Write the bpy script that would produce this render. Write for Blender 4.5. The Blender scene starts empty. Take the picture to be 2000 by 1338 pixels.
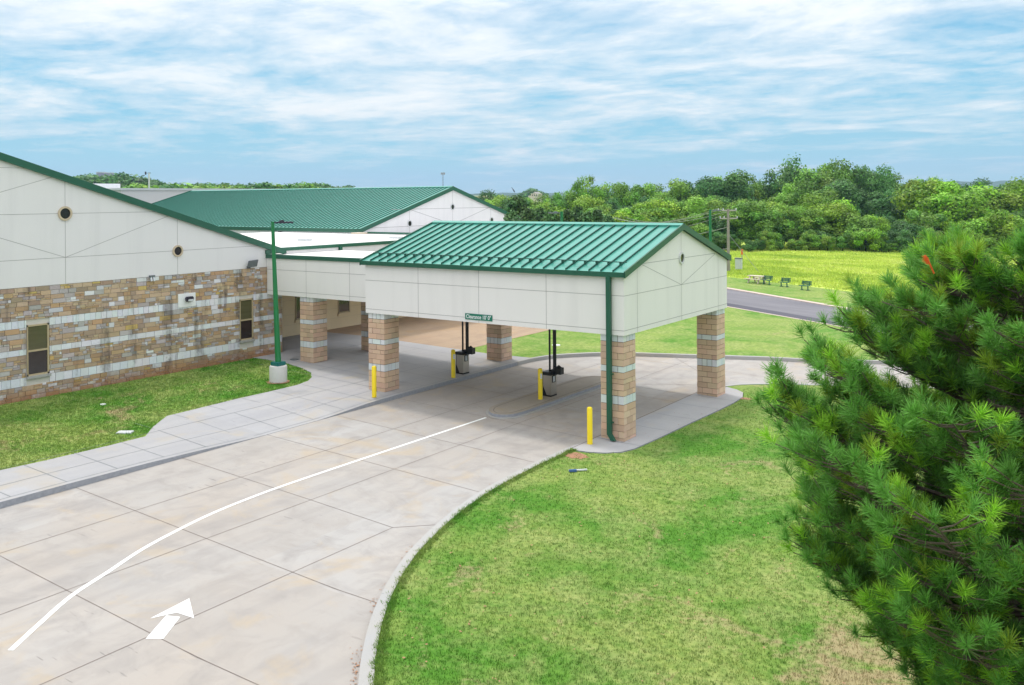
import bpy, bmesh, math, random
import numpy as np
from mathutils import Vector, Matrix
from mathutils.geometry import tessellate_polygon
random.seed(7)
rng = np.random.default_rng(11)
sc = bpy.context.scene
COL = sc.collection

# ------------------------------------------------------------------ camera model
F, CX, CY = 1767.9, 1003.8, 386.2
CAM = np.array([12.763, -24.081, 7.327]); YAW, ROLL = -0.6063, -0.0078
FW = np.array([math.sin(YAW), math.cos(YAW), 0.0])
_rt = np.array([math.cos(YAW), -math.sin(YAW), 0.0]); _up = np.array([0, 0, 1.0])
RT = math.cos(ROLL) * _rt + math.sin(ROLL) * _up
UP = -math.sin(ROLL) * _rt + math.cos(ROLL) * _up
def at(px, py, depth):                       # point seen at photo pixel (2000 px wide) at a given depth
    return CAM + depth * (FW + RT * (px - CX) / F - UP * (py - CY) / F)
SL = 0.0372
def g(x): return SL * min(max(-x, 0.0), 18.06)   # the site falls gently from the building to the lawn
cam = bpy.data.cameras.new('camera'); co = bpy.data.objects.new('camera', cam); COL.objects.link(co)
M = Matrix.Identity(4)
for i in range(3): M[i][0] = RT[i]; M[i][1] = UP[i]; M[i][2] = -FW[i]; M[i][3] = CAM[i]
co.matrix_world = M
cam.sensor_width = 36; cam.lens = F / 2000 * 36
cam.shift_x = -(CX - 1000) / 2000; cam.shift_y = -(669 - CY) / 2000
cam.clip_start = 0.1; cam.clip_end = 20000
sc.camera = co

# ------------------------------------------------------------------ materials
MAT = {}
class NT:
    def __init__(s, name):
        s.m = bpy.data.materials.new(name); s.m.use_nodes = True; s.t = s.m.node_tree; s.n = s.t.nodes; s.l = s.t.links
        s.p = s.n['Principled BSDF']; MAT[name] = s.m
    def new(s, typ, **kw):
        n = s.n.new(typ)
        for k, v in kw.items():
            if k in n.inputs.keys() if hasattr(n.inputs, 'keys') else False: n.inputs[k].default_value = v
            else: setattr(n, k, v)
        return n
    def link(s, a, b): s.l.new(a, b)
    def pos(s): return s.new('ShaderNodeNewGeometry').outputs['Position']
    def mapping(s, vec, scale=(1, 1, 1), rot=(0, 0, 0)):
        m = s.new('ShaderNodeMapping'); m.inputs['Scale'].default_value = scale; m.inputs['Rotation'].default_value = rot
        s.link(vec, m.inputs['Vector']); return m.outputs[0]
    def noise(s, vec, scale, detail=4, rough=.55, dist=0):
        n = s.new('ShaderNodeTexNoise'); n.inputs['Scale'].default_value = scale; n.inputs['Detail'].default_value = detail
        n.inputs['Roughness'].default_value = rough; n.inputs['Distortion'].default_value = dist
        s.link(vec, n.inputs['Vector']); return n.outputs['Fac']
    def ramp(s, fac, stops):
        r = s.new('ShaderNodeValToRGB'); e = r.color_ramp.elements
        while len(e) < len(stops): e.new(.5)
        for x, (p, c) in zip(e, stops): x.position = p; x.color = (*c, 1) if len(c) == 3 else c
        s.link(fac, r.inputs[0]); return r.outputs[0]
    def mix(s, fac, a, b, mode='MIX'):
        n = s.new('ShaderNodeMix'); n.data_type = 'RGBA'; n.blend_type = mode
        for inp, v in ((n.inputs[0], fac), (n.inputs[6], a), (n.inputs[7], b)):
            if hasattr(v, 'node'): s.link(v, inp)
            elif isinstance(v, (int, float)): inp.default_value = v
            else: inp.default_value = (*v, 1)
        return n.outputs[2]
    def math(s, op, a, b=0.0, clamp=False):
        n = s.new('ShaderNodeMath'); n.operation = op; n.use_clamp = clamp
        for inp, v in ((n.inputs[0], a), (n.inputs[1], b)):
            if hasattr(v, 'node'): s.link(v, inp)
            else: inp.default_value = v
        return n.outputs[0]
    def bump(s, h, strength=.3, dist=.01):
        b = s.new('ShaderNodeBump'); b.inputs['Strength'].default_value = strength; b.inputs['Distance'].default_value = dist
        s.link(h, b.inputs['Height']); s.link(b.outputs[0], s.p.inputs['Normal'])
    def col(s, c): 
        if hasattr(c, 'node'): s.link(c, s.p.inputs['Base Color'])
        else: s.p.inputs['Base Color'].default_value = (*c, 1)
    def set(s, rough=.6, metal=0, spec=None):
        s.p.inputs['Roughness'].default_value = rough; s.p.inputs['Metallic'].default_value = metal
        if spec is not None: s.p.inputs['Specular IOR Level'].default_value = spec

def simple(name, c, rough=.6, metal=0, spec=None, var=.12, scale=6.0):
    t = NT(name); v = t.pos(); n = t.noise(v, scale, 5, .6)
    t.col(t.mix(n, tuple(x * (1 - var) for x in c), tuple(min(1, x * (1 + var)) for x in c)))
    t.set(rough, metal, spec); return t.m

# concrete with stains, tyre scuffs and blotches
def concrete(name, base, warm, dark, stain=.5, brown=None):
    t = NT(name); v = t.pos()
    n1 = t.noise(v, .22, 5, .6, .4); n2 = t.noise(v, 1.3, 6, .65, .6); n3 = t.noise(v, 26, 3, .7)
    c = t.mix(t.ramp(n1, [(.38, (0, 0, 0)), (.62, (1, 1, 1))]), base, warm)
    c = t.mix(t.math('MULTIPLY', t.ramp(n2, [(.45, (0, 0, 0)), (.75, (1, 1, 1))]), stain), c, dark)
    # panels poured at different times
    sep = t.new('ShaderNodeSeparateXYZ'); t.link(v, sep.inputs[0])
    fx = t.math('FLOOR', t.math('DIVIDE', t.math('ADD', sep.outputs[0], 30 + 1.25), 2.65)); fy = t.math('FLOOR', t.math('DIVIDE', t.math('ADD', sep.outputs[1], 47.9), 3.0))
    cmb = t.new('ShaderNodeCombineXYZ'); t.link(fx, cmb.inputs[0]); t.link(fy, cmb.inputs[1])
    wn = t.new('ShaderNodeTexWhiteNoise'); wn.noise_dimensions = '2D'; t.link(cmb.outputs[0], wn.inputs['Vector'])
    c = t.mix(t.math('MULTIPLY', wn.outputs['Value'], .6), c, tuple(x * .8 for x in warm))
    # driving direction wear
    w = t.noise(t.mapping(v, (1.1, .09, 1)), 1.0, 4, .6, .2)
    c = t.mix(t.math('MULTIPLY', t.ramp(w, [(.48, (0, 0, 0)), (.70, (1, 1, 1))]), .5), c, dark)
    # short dark scuffs
    s = t.noise(t.mapping(v, (1.2, 9, 1), (0, 0, .5)), 1.6, 2, .5)
    sm = t.noise(v, .35, 2, .5)
    c = t.mix(t.math('MULTIPLY', t.math('MULTIPLY', t.ramp(s, [(.68, (0, 0, 0)), (.71, (1, 1, 1))]), t.ramp(sm, [(.5, (0, 0, 0)), (.62, (1, 1, 1))])), .5), c, tuple(x * .45 for x in dark))
    # yellowish mineral stains
    y = t.noise(v, .5, 4, .6, 1.0)
    c = t.mix(t.math('MULTIPLY', t.ramp(y, [(.56, (0, 0, 0)), (.70, (1, 1, 1))]), .6), c, (warm[0] * 1.02, warm[1] * .9, warm[2] * .68))
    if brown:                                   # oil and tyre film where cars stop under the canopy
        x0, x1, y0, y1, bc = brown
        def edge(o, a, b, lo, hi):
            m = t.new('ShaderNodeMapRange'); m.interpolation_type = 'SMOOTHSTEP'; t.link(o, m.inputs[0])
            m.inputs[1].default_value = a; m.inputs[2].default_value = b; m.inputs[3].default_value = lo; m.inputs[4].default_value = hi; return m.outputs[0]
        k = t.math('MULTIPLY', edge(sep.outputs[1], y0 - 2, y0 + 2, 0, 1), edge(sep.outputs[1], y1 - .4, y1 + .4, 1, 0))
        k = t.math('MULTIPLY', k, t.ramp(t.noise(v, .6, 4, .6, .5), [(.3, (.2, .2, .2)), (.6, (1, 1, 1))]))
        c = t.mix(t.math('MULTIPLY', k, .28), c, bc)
    c = t.mix(t.math('MULTIPLY', n3, .25), c, tuple(x * .7 for x in base))
    t.col(c); t.set(.85, 0, .3); t.bump(n3, .25, .004); return t.m
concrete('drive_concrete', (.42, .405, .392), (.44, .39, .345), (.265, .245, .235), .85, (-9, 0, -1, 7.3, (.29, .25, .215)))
concrete('walk_concrete', (.41, .405, .415), (.425, .41, .405), (.30, .30, .325), .4)
concrete('kerb_concrete', (.43, .42, .41), (.43, .41, .38), (.36, .37, .4), .3)
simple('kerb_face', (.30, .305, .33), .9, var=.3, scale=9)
concrete('tan_paving', (.42, .30, .205), (.45, .33, .225), (.28, .20, .15), .5)
concrete('island_top', (.36, .32, .27), (.37, .32, .26), (.24, .215, .19), .5)
simple('joint', (.17, .135, .12), .9, var=.3)

t = NT('road_paint'); v = t.pos(); n = t.noise(v, 14, 5, .75); n2 = t.noise(v, 1.2, 3)
t.col(t.mix(t.math('MULTIPLY', t.ramp(n, [(.55, (0, 0, 0)), (.7, (1, 1, 1))]), t.math('MULTIPLY', n2, .9)), (.84, .84, .82), (.5, .48, .46))); t.set(.7)
t = NT('asphalt'); v = t.pos(); n1 = t.noise(t.mapping(v, (.3, 1.2, 1), (0, 0, .4)), .8, 5, .6); n2 = t.noise(v, 30, 3, .7)
t.col(t.mix(n2, t.mix(t.ramp(n1, [(.35, (0, 0, 0)), (.65, (1, 1, 1))]), (.12, .115, .13), (.22, .21, .22)), (.17, .16, .18))); t.set(.9)
simple('asphalt_dark', (.085, .08, .1), .9)
simple('pink_concrete', (.55, .44, .38), .9)

def stucco(name, c):
    t = NT(name); v = t.pos(); n = t.noise(v, .7, 4, .55, .2); n2 = t.noise(v, 70, 2, .6)
    s = t.noise(t.mapping(v, (1.6, 1.6, .12)), 1.0, 4, .6)
    cc = t.mix(n, tuple(x * .955 for x in c), c)
    cc = t.mix(t.math('MULTIPLY', t.ramp(s, [(.5, (0, 0, 0)), (.75, (1, 1, 1))]), .4), cc, tuple(x * .82 for x in c))
    t.col(cc); t.set(.9, 0, .25); t.bump(n2, .12, .003); return t.m
stucco('stucco', (.80, .765, .745)); stucco('stucco_gable', (.77, .735, .735)); stucco('stucco_tan', (.78, .63, .42)); stucco('wall_white', (.78, .77, .78))
simple('stucco_joint', (.36, .34, .335), .9)
simple('membrane', (.80, .76, .72), .8, var=.06, scale=1.2)
simple('gym_wall', (.58, .57, .57), .8, var=.03)

def metal_green(name, c, rough=.35, metal=.25):
    t = NT(name); v = t.pos(); n = t.noise(v, 1.5, 4, .6); n2 = t.noise(t.mapping(v, (1, .3, 1)), 5, 3, .5)
    t.col(t.mix(n, tuple(x * .85 for x in c), tuple(x * 1.15 for x in c)))
    r = t.new('ShaderNodeMapRange'); t.link(n2, r.inputs[0]); r.inputs[3].default_value = rough - .08; r.inputs[4].default_value = rough + .1
    t.link(r.outputs[0], t.p.inputs['Roughness']); t.p.inputs['Metallic'].default_value = metal
    t.p.inputs['Coat Weight'].default_value = .25; t.p.inputs['Coat Roughness'].default_value = .25; return t.m
metal_green('roof_green', (.05, .30, .23), .34, .35)
metal_green('seam_green', (.002, .07, .045), .6, .0)  # shadow side of the ribs put into the colour, darker than the panels
metal_green('trim_green', (.002, .085, .045), .5, .0)
metal_green('pole_green', (.004, .17, .045), .45, .05)
metal_green('cap_green', (.004, .13, .12), .45, .05)
simple('black_metal', (.018, .018, .02), .4, .3)
simple('dark_lamp', (.045, .04, .06), .45, .3)
simple('steel', (.46, .43, .39), .32, .85, var=.08)
simple('grey_metal', (.16, .18, .19), .5, .3)
simple('light_grey', (.55, .57, .58), .6)
simple('yellow_plastic', (.92, .68, .015), .45, 0, var=.05)
simple('orange_plastic', (.75, .12, .02), .5)
simple('base_white', (.56, .54, .52), .8, var=.1)
simple('white_paint', (.8, .8, .8), .6, var=.05)
simple('window_frame', (.46, .36, .22), .6)
simple('ring_tan', (.55, .44, .31), .7)
simple('ring_white', (.6, .6, .6), .7)
simple('bench_green', (.01, .12, .10), .5)
simple('picnic_concrete', (.6, .52, .42), .8)
simple('wood_grey', (.36, .33, .30), .9, var=.25)
simple('insulator', (.6, .62, .65), .4)
simple('wire', (.28, .28, .29), .6)
simple('bark', (.12, .09, .07), .95, var=.35, scale=12)
simple('bark_light', (.28, .25, .22), .95, var=.3, scale=4)
simple('sign_green', (.003, .16, .10), .5, var=.03)
simple('blue_scrap', (.05, .12, .3), .5)
simple('dirt_red', (.36, .19, .11), .95, var=.3)
simple('hospital', (.3, .27, .34), .8)
simple('sand_wall', (.62, .52, .42), .8)
t = NT('glass_dark'); t.col(t.mix(t.noise(t.pos(), .9, 3), (.012, .010, .010), (.05, .035, .03))); t.set(.08, 0, .7)
t = NT('glass_blind'); t.col(t.mix(t.noise(t.mapping(t.pos(), (.3, .3, 6)), 2, 3), (.075, .07, .03), (.13, .12, .06))); t.set(.12, 0, .7)
t = NT('glass_round'); t.col((.012, .010, .012)); t.set(.15, 0, .5)

def colattr(name, rough=.85, bumpscale=28, bstr=.6, bdist=.012, stain=False, speck=.35):
    t = NT(name); a = t.new('ShaderNodeVertexColor'); a.layer_name = 'Col'; v = t.pos()
    n = t.noise(v, bumpscale, 5, .65); n2 = t.noise(v, 9, 4, .6)
    dk = t.mix(1.0, a.outputs[0], (.62, .60, .58), 'MULTIPLY')
    c = t.mix(t.math('MULTIPLY', n, speck), a.outputs[0], dk)
    if stain:
        sep = t.new('ShaderNodeSeparateXYZ'); t.link(v, sep.inputs[0])
        s = t.noise(t.mapping(v, (1, 1.7, .13)), 1.0, 4, .65)
        s2 = t.noise(v, 1.4, 5, .7)
        k = t.math('MULTIPLY', t.ramp(s, [(.51, (0, 0, 0)), (.63, (1, 1, 1))]), t.ramp(s2, [(.40, (.0, .0, .0)), (.56, (1, 1, 1))]))
        c = t.mix(t.math('MULTIPLY', k, .68), c, (.085, .07, .06))
        # red clay splashed up from the flower bed
        m = t.new('ShaderNodeMapRange'); t.link(t.math('ADD', sep.outputs[2], t.math('MULTIPLY', n2, -.55)), m.inputs[0])
        m.inputs[1].default_value = .82; m.inputs[2].default_value = .42; m.inputs[3].default_value = 0; m.inputs[4].default_value = .8
        c = t.mix(m.outputs[0], c, (.33, .15, .07))
    t.col(c); t.set(rough, 0, .25); t.bump(n, bstr, bdist); return t.m
colattr('stone', stain=True, bumpscale=14, bdist=.02)
colattr('block', speck=.3)
simple('mortar', (.60, .56, .51), .95)
simple('block_mortar', (.11, .075, .055), .95)

# ground cover ----------------------------------------------------
def grass_colour(t, v, dirt=.66, bright=1.0, yellow=.0, spots=(), green=()):
    b = bright
    n1 = t.noise(v, .23, 5, .62, .8); n2 = t.noise(v, 1.1, 5, .65, .5)
    for sx, sy, sr in green:                           # lusher grass where water runs off the paving
        vm = t.new('ShaderNodeVectorMath'); vm.operation = 'DISTANCE'; t.link(v, vm.inputs[0]); vm.inputs[1].default_value = (sx, sy, 0)
        m = t.new('ShaderNodeMapRange'); m.interpolation_type = 'SMOOTHSTEP'; t.link(vm.outputs['Value'], m.inputs[0]); m.inputs[1].default_value = 0; m.inputs[2].default_value = sr; m.inputs[3].default_value = .11; m.inputs[4].default_value = 0
        n1 = t.math('SUBTRACT', n1, m.outputs[0]); n2 = t.math('SUBTRACT', n2, m.outputs[0])
    n3 = t.noise(v, 7, 4, .7)
    c = t.mix(t.ramp(n1, [(.40 - yellow, (0, 0, 0)), (.60 - yellow, (1, 1, 1))]), (.10 * b, .25 * b, .028 * b), (.27 * b, .345 * b, .085 * b))
    c = t.mix(t.math('MULTIPLY', t.ramp(n2, [(.42, (0, 0, 0)), (.66, (1, 1, 1))]), .6), c, (.38 * b, .40 * b, .15 * b))
    c = t.mix(t.math('MULTIPLY', t.ramp(n3, [(.35, (1, 1, 1)), (.62, (0, 0, 0))]), .55), c, (.04 * b, .13 * b, .013 * b))
    d = t.math('ADD', t.math('MULTIPLY', t.noise(v, .42, 5, .7, 1.2), .75), t.math('MULTIPLY', n3, .25))
    for sx, sy, sr, sk in spots:                       # worn places
        vm = t.new('ShaderNodeVectorMath'); vm.operation = 'DISTANCE'; t.link(v, vm.inputs[0]); vm.inputs[1].default_value = (sx, sy, 0)
        m = t.new('ShaderNodeMapRange'); t.link(vm.outputs['Value'], m.inputs[0]); m.inputs[1].default_value = 0; m.inputs[2].default_value = sr; m.inputs[3].default_value = sk; m.inputs[4].default_value = 0
        d = t.math('ADD', d, m.outputs[0])
    c = t.mix(t.ramp(d, [(dirt - .03, (0, 0, 0)), (dirt + .08, (.6, .6, .6))]), c, (.44 * b, .285 * b, .20 * b))
    return c
def grass_mat(name, **kw):
    t = NT(name); v = t.pos(); t.col(grass_colour(t, v, **kw)); t.set(.95, 0, .15)
    t.bump(t.noise(v, 22, 4, .75), .8, .03); return t.m
grass_mat('lawn_main', dirt=.605, yellow=.03, spots=[(9.2, -9.2, 4.5, .115), (11.5, -14, 4.0, .12), (3.6, -11.5, 2.5, .03)], green=[(4.6, -14.9, 1.5), (3.2, -13.2, 1.5), (2.1, -11.6, 1.5), (1.2, -9.8, 1.5), (.7, -7.8, 1.5), (.5, -5.6, 1.6), (.6, -3.4, 1.7), (2.6, 1.5, 2.2), (5.5, -5, 2.5)]); grass_mat('lawn_side', dirt=.60, bright=1.15, yellow=-.05, spots=[(-15.0, -6.8, 2.4, .13), (-15.3, -3.6, 1.7, .12), (-13.4, -8.6, 1.6, .11), (-13.6, -11.5, 1.6, .08)]); grass_mat('lawn_far', dirt=.62, bright=1.05, yellow=.04)
def blade_mat(name, **kw):
    t = NT(name); v = t.pos(); c = grass_colour(t, v, **kw); a = t.new('ShaderNodeVertexColor'); a.layer_name = 'Col'
    c = t.mix(1.0, c, a.outputs[0], 'MULTIPLY'); t.col(c); t.set(.8, 0, .2)
    tr = t.new('ShaderNodeBsdfTranslucent'); t.link(c, tr.inputs[0]); ms = t.new('ShaderNodeMixShader'); ms.inputs[0].default_value = .35
    out = [n for n in t.n if n.type == 'OUTPUT_MATERIAL'][0]
    t.link(t.p.outputs[0], ms.inputs[1]); t.link(tr.outputs[0], ms.inputs[2]); t.link(ms.outputs[0], out.inputs[0]); return t.m
blade_mat('blades_main', dirt=.605, yellow=.03, spots=[(9.2, -9.2, 4.5, .115), (11.5, -14, 4.0, .12), (3.6, -11.5, 2.5, .03)], green=[(4.6, -14.9, 1.5), (3.2, -13.2, 1.5), (2.1, -11.6, 1.5), (1.2, -9.8, 1.5), (.7, -7.8, 1.5), (.5, -5.6, 1.6), (.6, -3.4, 1.7), (2.6, 1.5, 2.2), (5.5, -5, 2.5)]); blade_mat('blades_side', dirt=.60, bright=1.15, yellow=-.05, spots=[(-15.0, -6.8, 2.4, .13), (-15.3, -3.6, 1.7, .12), (-13.4, -8.6, 1.6, .11), (-13.6, -11.5, 1.6, .08)])
t = NT('meadow'); v = t.pos(); r = t.mapping(v, (.7, 1.1, 1), (0, 0, .6))
n1 = t.noise(r, .12, 6, .65, .9); n2 = t.noise(v, 1.5, 5, .7)
c = t.ramp(n1, [(.3, (.28, .42, .05)), (.45, (.42, .54, .07)), (.56, (.55, .64, .11)), (.72, (.64, .67, .26))])
t.col(t.mix(t.math('MULTIPLY', n2, .3), c, (.20, .34, .04))); t.set(.9)
MEADOWC = c
t = NT('meadow_blades'); v = t.pos(); r = t.mapping(v, (.7, 1.1, 1), (0, 0, .6)); n1 = t.noise(r, .12, 6, .65, .9)
c = t.ramp(n1, [(.3, (.28, .42, .05)), (.45, (.42, .54, .07)), (.56, (.55, .64, .11)), (.72, (.64, .67, .26))])
a = t.new('ShaderNodeVertexColor'); a.layer_name = 'Col'; t.col(t.mix(1.0, c, a.outputs[0], 'MULTIPLY')); t.set(.8)
simple('ground_far', (.10, .15, .04), .95, var=.3, scale=.02)

def leaf(name, c1, c2, trans=.25):
    t = NT(name); a = t.new('ShaderNodeVertexColor'); a.layer_name = 'Col'; o = t.new('ShaderNodeObjectInfo')
    c = t.mix(o.outputs['Random'], c1, c2); c = t.mix(1.0, c, a.outputs[0], 'MULTIPLY'); t.col(c); t.set(.55, 0, .35)
    tr = t.new('ShaderNodeBsdfTranslucent'); t.link(c, tr.inputs[0]); ms = t.new('ShaderNodeMixShader'); ms.inputs[0].default_value = trans
    out = [n for n in t.n if n.type == 'OUTPUT_MATERIAL'][0]
    t.link(t.p.outputs[0], ms.inputs[1]); t.link(tr.outputs[0], ms.inputs[2]); t.link(ms.outputs[0], out.inputs[0]); return t.m
leaf('leaf_mid', (.14, .31, .04), (.23, .40, .05)); leaf('leaf_dark', (.06, .17, .04), (.11, .25, .055)); leaf('leaf_bright', (.22, .42, .03), (.30, .48, .04))
leaf('leaf_conifer', (.045, .12, .03), (.07, .15, .035)); leaf('needles', (.155, .32, .045), (.155, .32, .045), .2); leaf('leaf_far', (.08, .17, .05), (.11, .22, .06))

# ------------------------------------------------------------------ mesh builder
class MB:
    def __init__(s): s.v = []; s.f = []; s.mi = []; s.c = []
    def quad(s, pts, mi=0, c=(1, 1, 1)):
        n = len(s.v); s.v += [tuple(p) for p in pts]; s.f.append(tuple(range(n, n + len(pts)))); s.mi.append(mi); s.c.append(c)
    def box(s, x0, x1, y0, y1, z0, z1, mi=0, c=(1, 1, 1), mat=None, skip=''):
        P = [(x0, y0, z0), (x1, y0, z0), (x1, y1, z0), (x0, y1, z0), (x0, y0, z1), (x1, y0, z1), (x1, y1, z1), (x0, y1, z1)]
        if mat is not None: P = [tuple(mat @ Vector(p)) for p in P]
        n = len(s.v); s.v += P
        for k, q in (('b', (3, 2, 1, 0)), ('t', (4, 5, 6, 7)), ('s', (0, 1, 5, 4)), ('e', (1, 2, 6, 5)), ('n', (2, 3, 7, 6)), ('w', (3, 0, 4, 7))):
            if k in skip: continue
            s.f.append(tuple(n + i for i in q)); s.mi.append(mi); s.c.append(c)
    def prism(s, poly, axis, a, b, mi=0):             # poly in the two other axes, extruded a..b along axis (0=x,1=y,2=z)
        def P(u, v, w): return (w, u, v) if axis == 0 else ((u, w, v) if axis == 1 else (u, v, w))
        n = len(s.v); k = len(poly); s.v += [P(u, v, a) for u, v in poly] + [P(u, v, b) for u, v in poly]
        s.f.append(tuple(range(n, n + k))[::-1]); s.f.append(tuple(range(n + k, n + 2 * k))); s.mi += [mi] * 2; s.c += [(1, 1, 1)] * 2
        for i in range(k): j = (i + 1) % k; s.f.append((n + i, n + j, n + k + j, n + k + i)); s.mi.append(mi); s.c.append((1, 1, 1))
    def tube(s, pts, r, n=10, mi=0, cap=True):
        pts = [Vector(p) for p in pts]; rr = r if isinstance(r, (list, tuple)) else [r] * len(pts); base = len(s.v); up = Vector((0, 0, 1)); prev = None
        for i, p in enumerate(pts):
            d = (pts[min(i + 1, len(pts) - 1)] - pts[max(i - 1, 0)]).normalized()
            a = d.cross(up) if prev is None else d.cross(prev.cross(d))
            if a.length < 1e-4: a = d.cross(Vector((1, 0, 0)))
            a.normalize(); 
            if prev is not None:
                a = (prev - d * prev.dot(d)).normalized()
            prev = a; b = d.cross(a)
            for k in range(n):
                th = 2 * math.pi * k / n; s.v.append(tuple(p + (a * math.cos(th) + b * math.sin(th)) * rr[i]))
        for i in range(len(pts) - 1):
            for k in range(n):
                k2 = (k + 1) % n; s.f.append((base + i * n + k, base + i * n + k2, base + (i + 1) * n + k2, base + (i + 1) * n + k)); s.mi.append(mi); s.c.append((1, 1, 1))
        if cap:
            s.f.append(tuple(base + k for k in range(n))[::-1]); s.f.append(tuple(base + (len(pts) - 1) * n + k for k in range(n))); s.mi += [mi] * 2; s.c += [(1, 1, 1)] * 2
    def build(s, name, mats, parent=None, col=False, smooth=False, bevel=0):
        me = bpy.data.meshes.new(name); me.from_pydata(s.v, [], s.f)
        if isinstance(mats, str): mats = [mats]
        for m in mats: me.materials.append(MAT[m])
        me.polygons.foreach_set('material_index', s.mi)
        if col:
            a = me.color_attributes.new('Col', 'FLOAT_COLOR', 'CORNER'); d = []
            for f, c in zip(s.f, s.c): d += [c[0], c[1], c[2], 1] * len(f)
            a.data.foreach_set('color', d)
        bm = bmesh.new(); bm.from_mesh(me); bmesh.ops.recalc_face_normals(bm, faces=bm.faces)
        if bevel: bmesh.ops.bevel(bm, geom=[e for e in bm.edges if e.is_manifold and e.calc_face_angle(0) > .5], offset=bevel, segments=2, affect='EDGES', clamp_overlap=True)
        bm.to_mesh(me); bm.free()
        if smooth:
            me.polygons.foreach_set('use_smooth', [True] * len(me.polygons)); me.set_sharp_from_angle(angle=math.radians(40))
        o = bpy.data.objects.new(name, me); COL.objects.link(o)
        if parent is not None: put(o, parent)
        return o
def put(o, parent):
    o.parent = parent; o.matrix_parent_inverse = Matrix.Translation(parent.location).inverted() if parent.type == 'EMPTY' and parent.parent is None else Matrix.Identity(4)
def thing(name, label, cat, loc=(0, 0, 0), group=None):
    o = bpy.data.objects.new(name, None); COL.objects.link(o); o.location = loc; o.empty_display_size = .3
    o['label'] = label; o['category'] = cat
    if group: o['group'] = group
    return o
def tag(o, label, cat, group=None, kind=None):
    if label: o['label'] = label
    if cat: o['category'] = cat
    if group: o['group'] = group
    if kind: o['kind'] = kind
    return o
def struct(o): o['kind'] = 'structure'; return o
def fast(name, V, nper, mats, cols=None, parent=None, smooth=False):   # numpy: V (N*nper,3), faces of nper verts
    me = bpy.data.meshes.new(name); N = len(V) // nper
    me.vertices.add(len(V)); me.vertices.foreach_set('co', V.astype(np.float32).ravel())
    me.loops.add(N * nper); me.loops.foreach_set('vertex_index', np.arange(N * nper, dtype=np.int32))
    me.polygons.add(N); me.polygons.foreach_set('loop_start', np.arange(0, N * nper, nper, dtype=np.int32))
    me.update(calc_edges=True)
    for m in mats: me.materials.append(MAT[m])
    if cols is not None:
        a = me.color_attributes.new('Col', 'FLOAT_COLOR', 'CORNER'); c = np.ones((N, nper, 4), np.float32); c[:, :, :3] = cols[:, None, :]
        a.data.foreach_set('color', c.ravel())
    return me
def mobj(name, me, parent=None):
    o = bpy.data.objects.new(name, me); COL.objects.link(o)
    if parent is not None: put(o, parent)
    return o
def spline(pts, n=6, closed=False):
    P = [np.array(p, float) for p in pts]; out = []; k = len(P)
    for i in range(k if closed else k - 1):
        a = P[(i - 1) % k] if closed or i > 0 else P[i]; b = P[i]; c = P[(i + 1) % k]; d = P[(i + 2) % k] if closed or i + 2 < k else P[i + 1]
        for j in range(n):
            t = j / n; out.append(tuple(.5 * ((2 * b) + (-a + c) * t + (2 * a - 5 * b + 4 * c - d) * t * t + (-a + 3 * b - 3 * c + d) * t ** 3)))
    if not closed: out.append(tuple(P[-1]))
    return out

# ------------------------------------------------------------------ ground surfaces
def dip(x, y):                                        # dropped kerb of the walk
    if y < -12 or y > .5 or x < -12.6: return 0
    k = np.interp(y, [-12, -10, -8, -6.3, -3.5, -1.6, 0], [0, .02, .07, .14, .14, .03, 0])
    return float(k) * max(0, 1 - abs(x + 9.1) / 2.6)
def slab(name, poly, dz, thick, mats, cuts=(), surf=None):
    bm = bmesh.new(); vs = [bm.verts.new((x, y, 0)) for x, y in poly]
    for tri in tessellate_polygon([[Vector((x, y, 0)) for x, y in poly]]):
        if len(set(tri)) == 3:
            try: bm.faces.new([vs[i] for i in tri])
            except ValueError: pass
    for ax, val in [(0, 0.0), (0, -18.06)] + list(cuts):
        no = (1, 0, 0) if ax == 0 else (0, 1, 0); cc = (val, 0, 0) if ax == 0 else (0, val, 0)
        bmesh.ops.bisect_plane(bm, geom=bm.verts[:] + bm.edges[:] + bm.faces[:], plane_co=cc, plane_no=no, dist=1e-5)
    for v in bm.verts: v.co.z = g(v.co.x) + dz - (surf(v.co.x, v.co.y) if surf else 0)
    bnd = [e for e in bm.edges if e.is_boundary]
    r = bmesh.ops.extrude_edge_only(bm, edges=bnd)
    for v in [x for x in r['geom'] if isinstance(x, bmesh.types.BMVert)]: v.co.z -= thick
    for f in bm.faces:
        f.material_index = 0
    bmesh.ops.recalc_face_normals(bm, faces=bm.faces[:])
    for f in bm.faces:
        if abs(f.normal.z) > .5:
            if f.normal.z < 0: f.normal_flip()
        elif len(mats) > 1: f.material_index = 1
    me = bpy.data.meshes.new(name); bm.to_mesh(me); bm.free()
    for m in mats: me.materials.append(MAT[m])
    o = bpy.data.objects.new(name, me); COL.objects.link(o); return struct(o)
def strip(mb, pts, w, dz, surf=None, mi=0, step=.6):
    P = []
    for a, b in zip(pts[:-1], pts[1:]):
        L = math.dist(a, b); n = max(1, int(L / step))
        for i in range(n): P.append((a[0] + (b[0] - a[0]) * i / n, a[1] + (b[1] - a[1]) * i / n))
    P.append(tuple(pts[-1][:2])); L_, R_ = [], []
    for i, p in enumerate(P):
        a = P[max(0, i - 1)]; b = P[min(len(P) - 1, i + 1)]; dx, dy = b[0] - a[0], b[1] - a[1]; l = math.hypot(dx, dy) or 1
        nx, ny = -dy / l * w / 2, dx / l * w / 2
        for lst, s in ((L_, 1), (R_, -1)):
            x, y = p[0] + nx * s, p[1] + ny * s; lst.append((x, y, g(x) + dz - (surf(x, y) if surf else 0)))
    for i in range(len(P) - 1): mb.quad([R_[i], R_[i + 1], L_[i + 1], L_[i]], mi)

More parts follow.
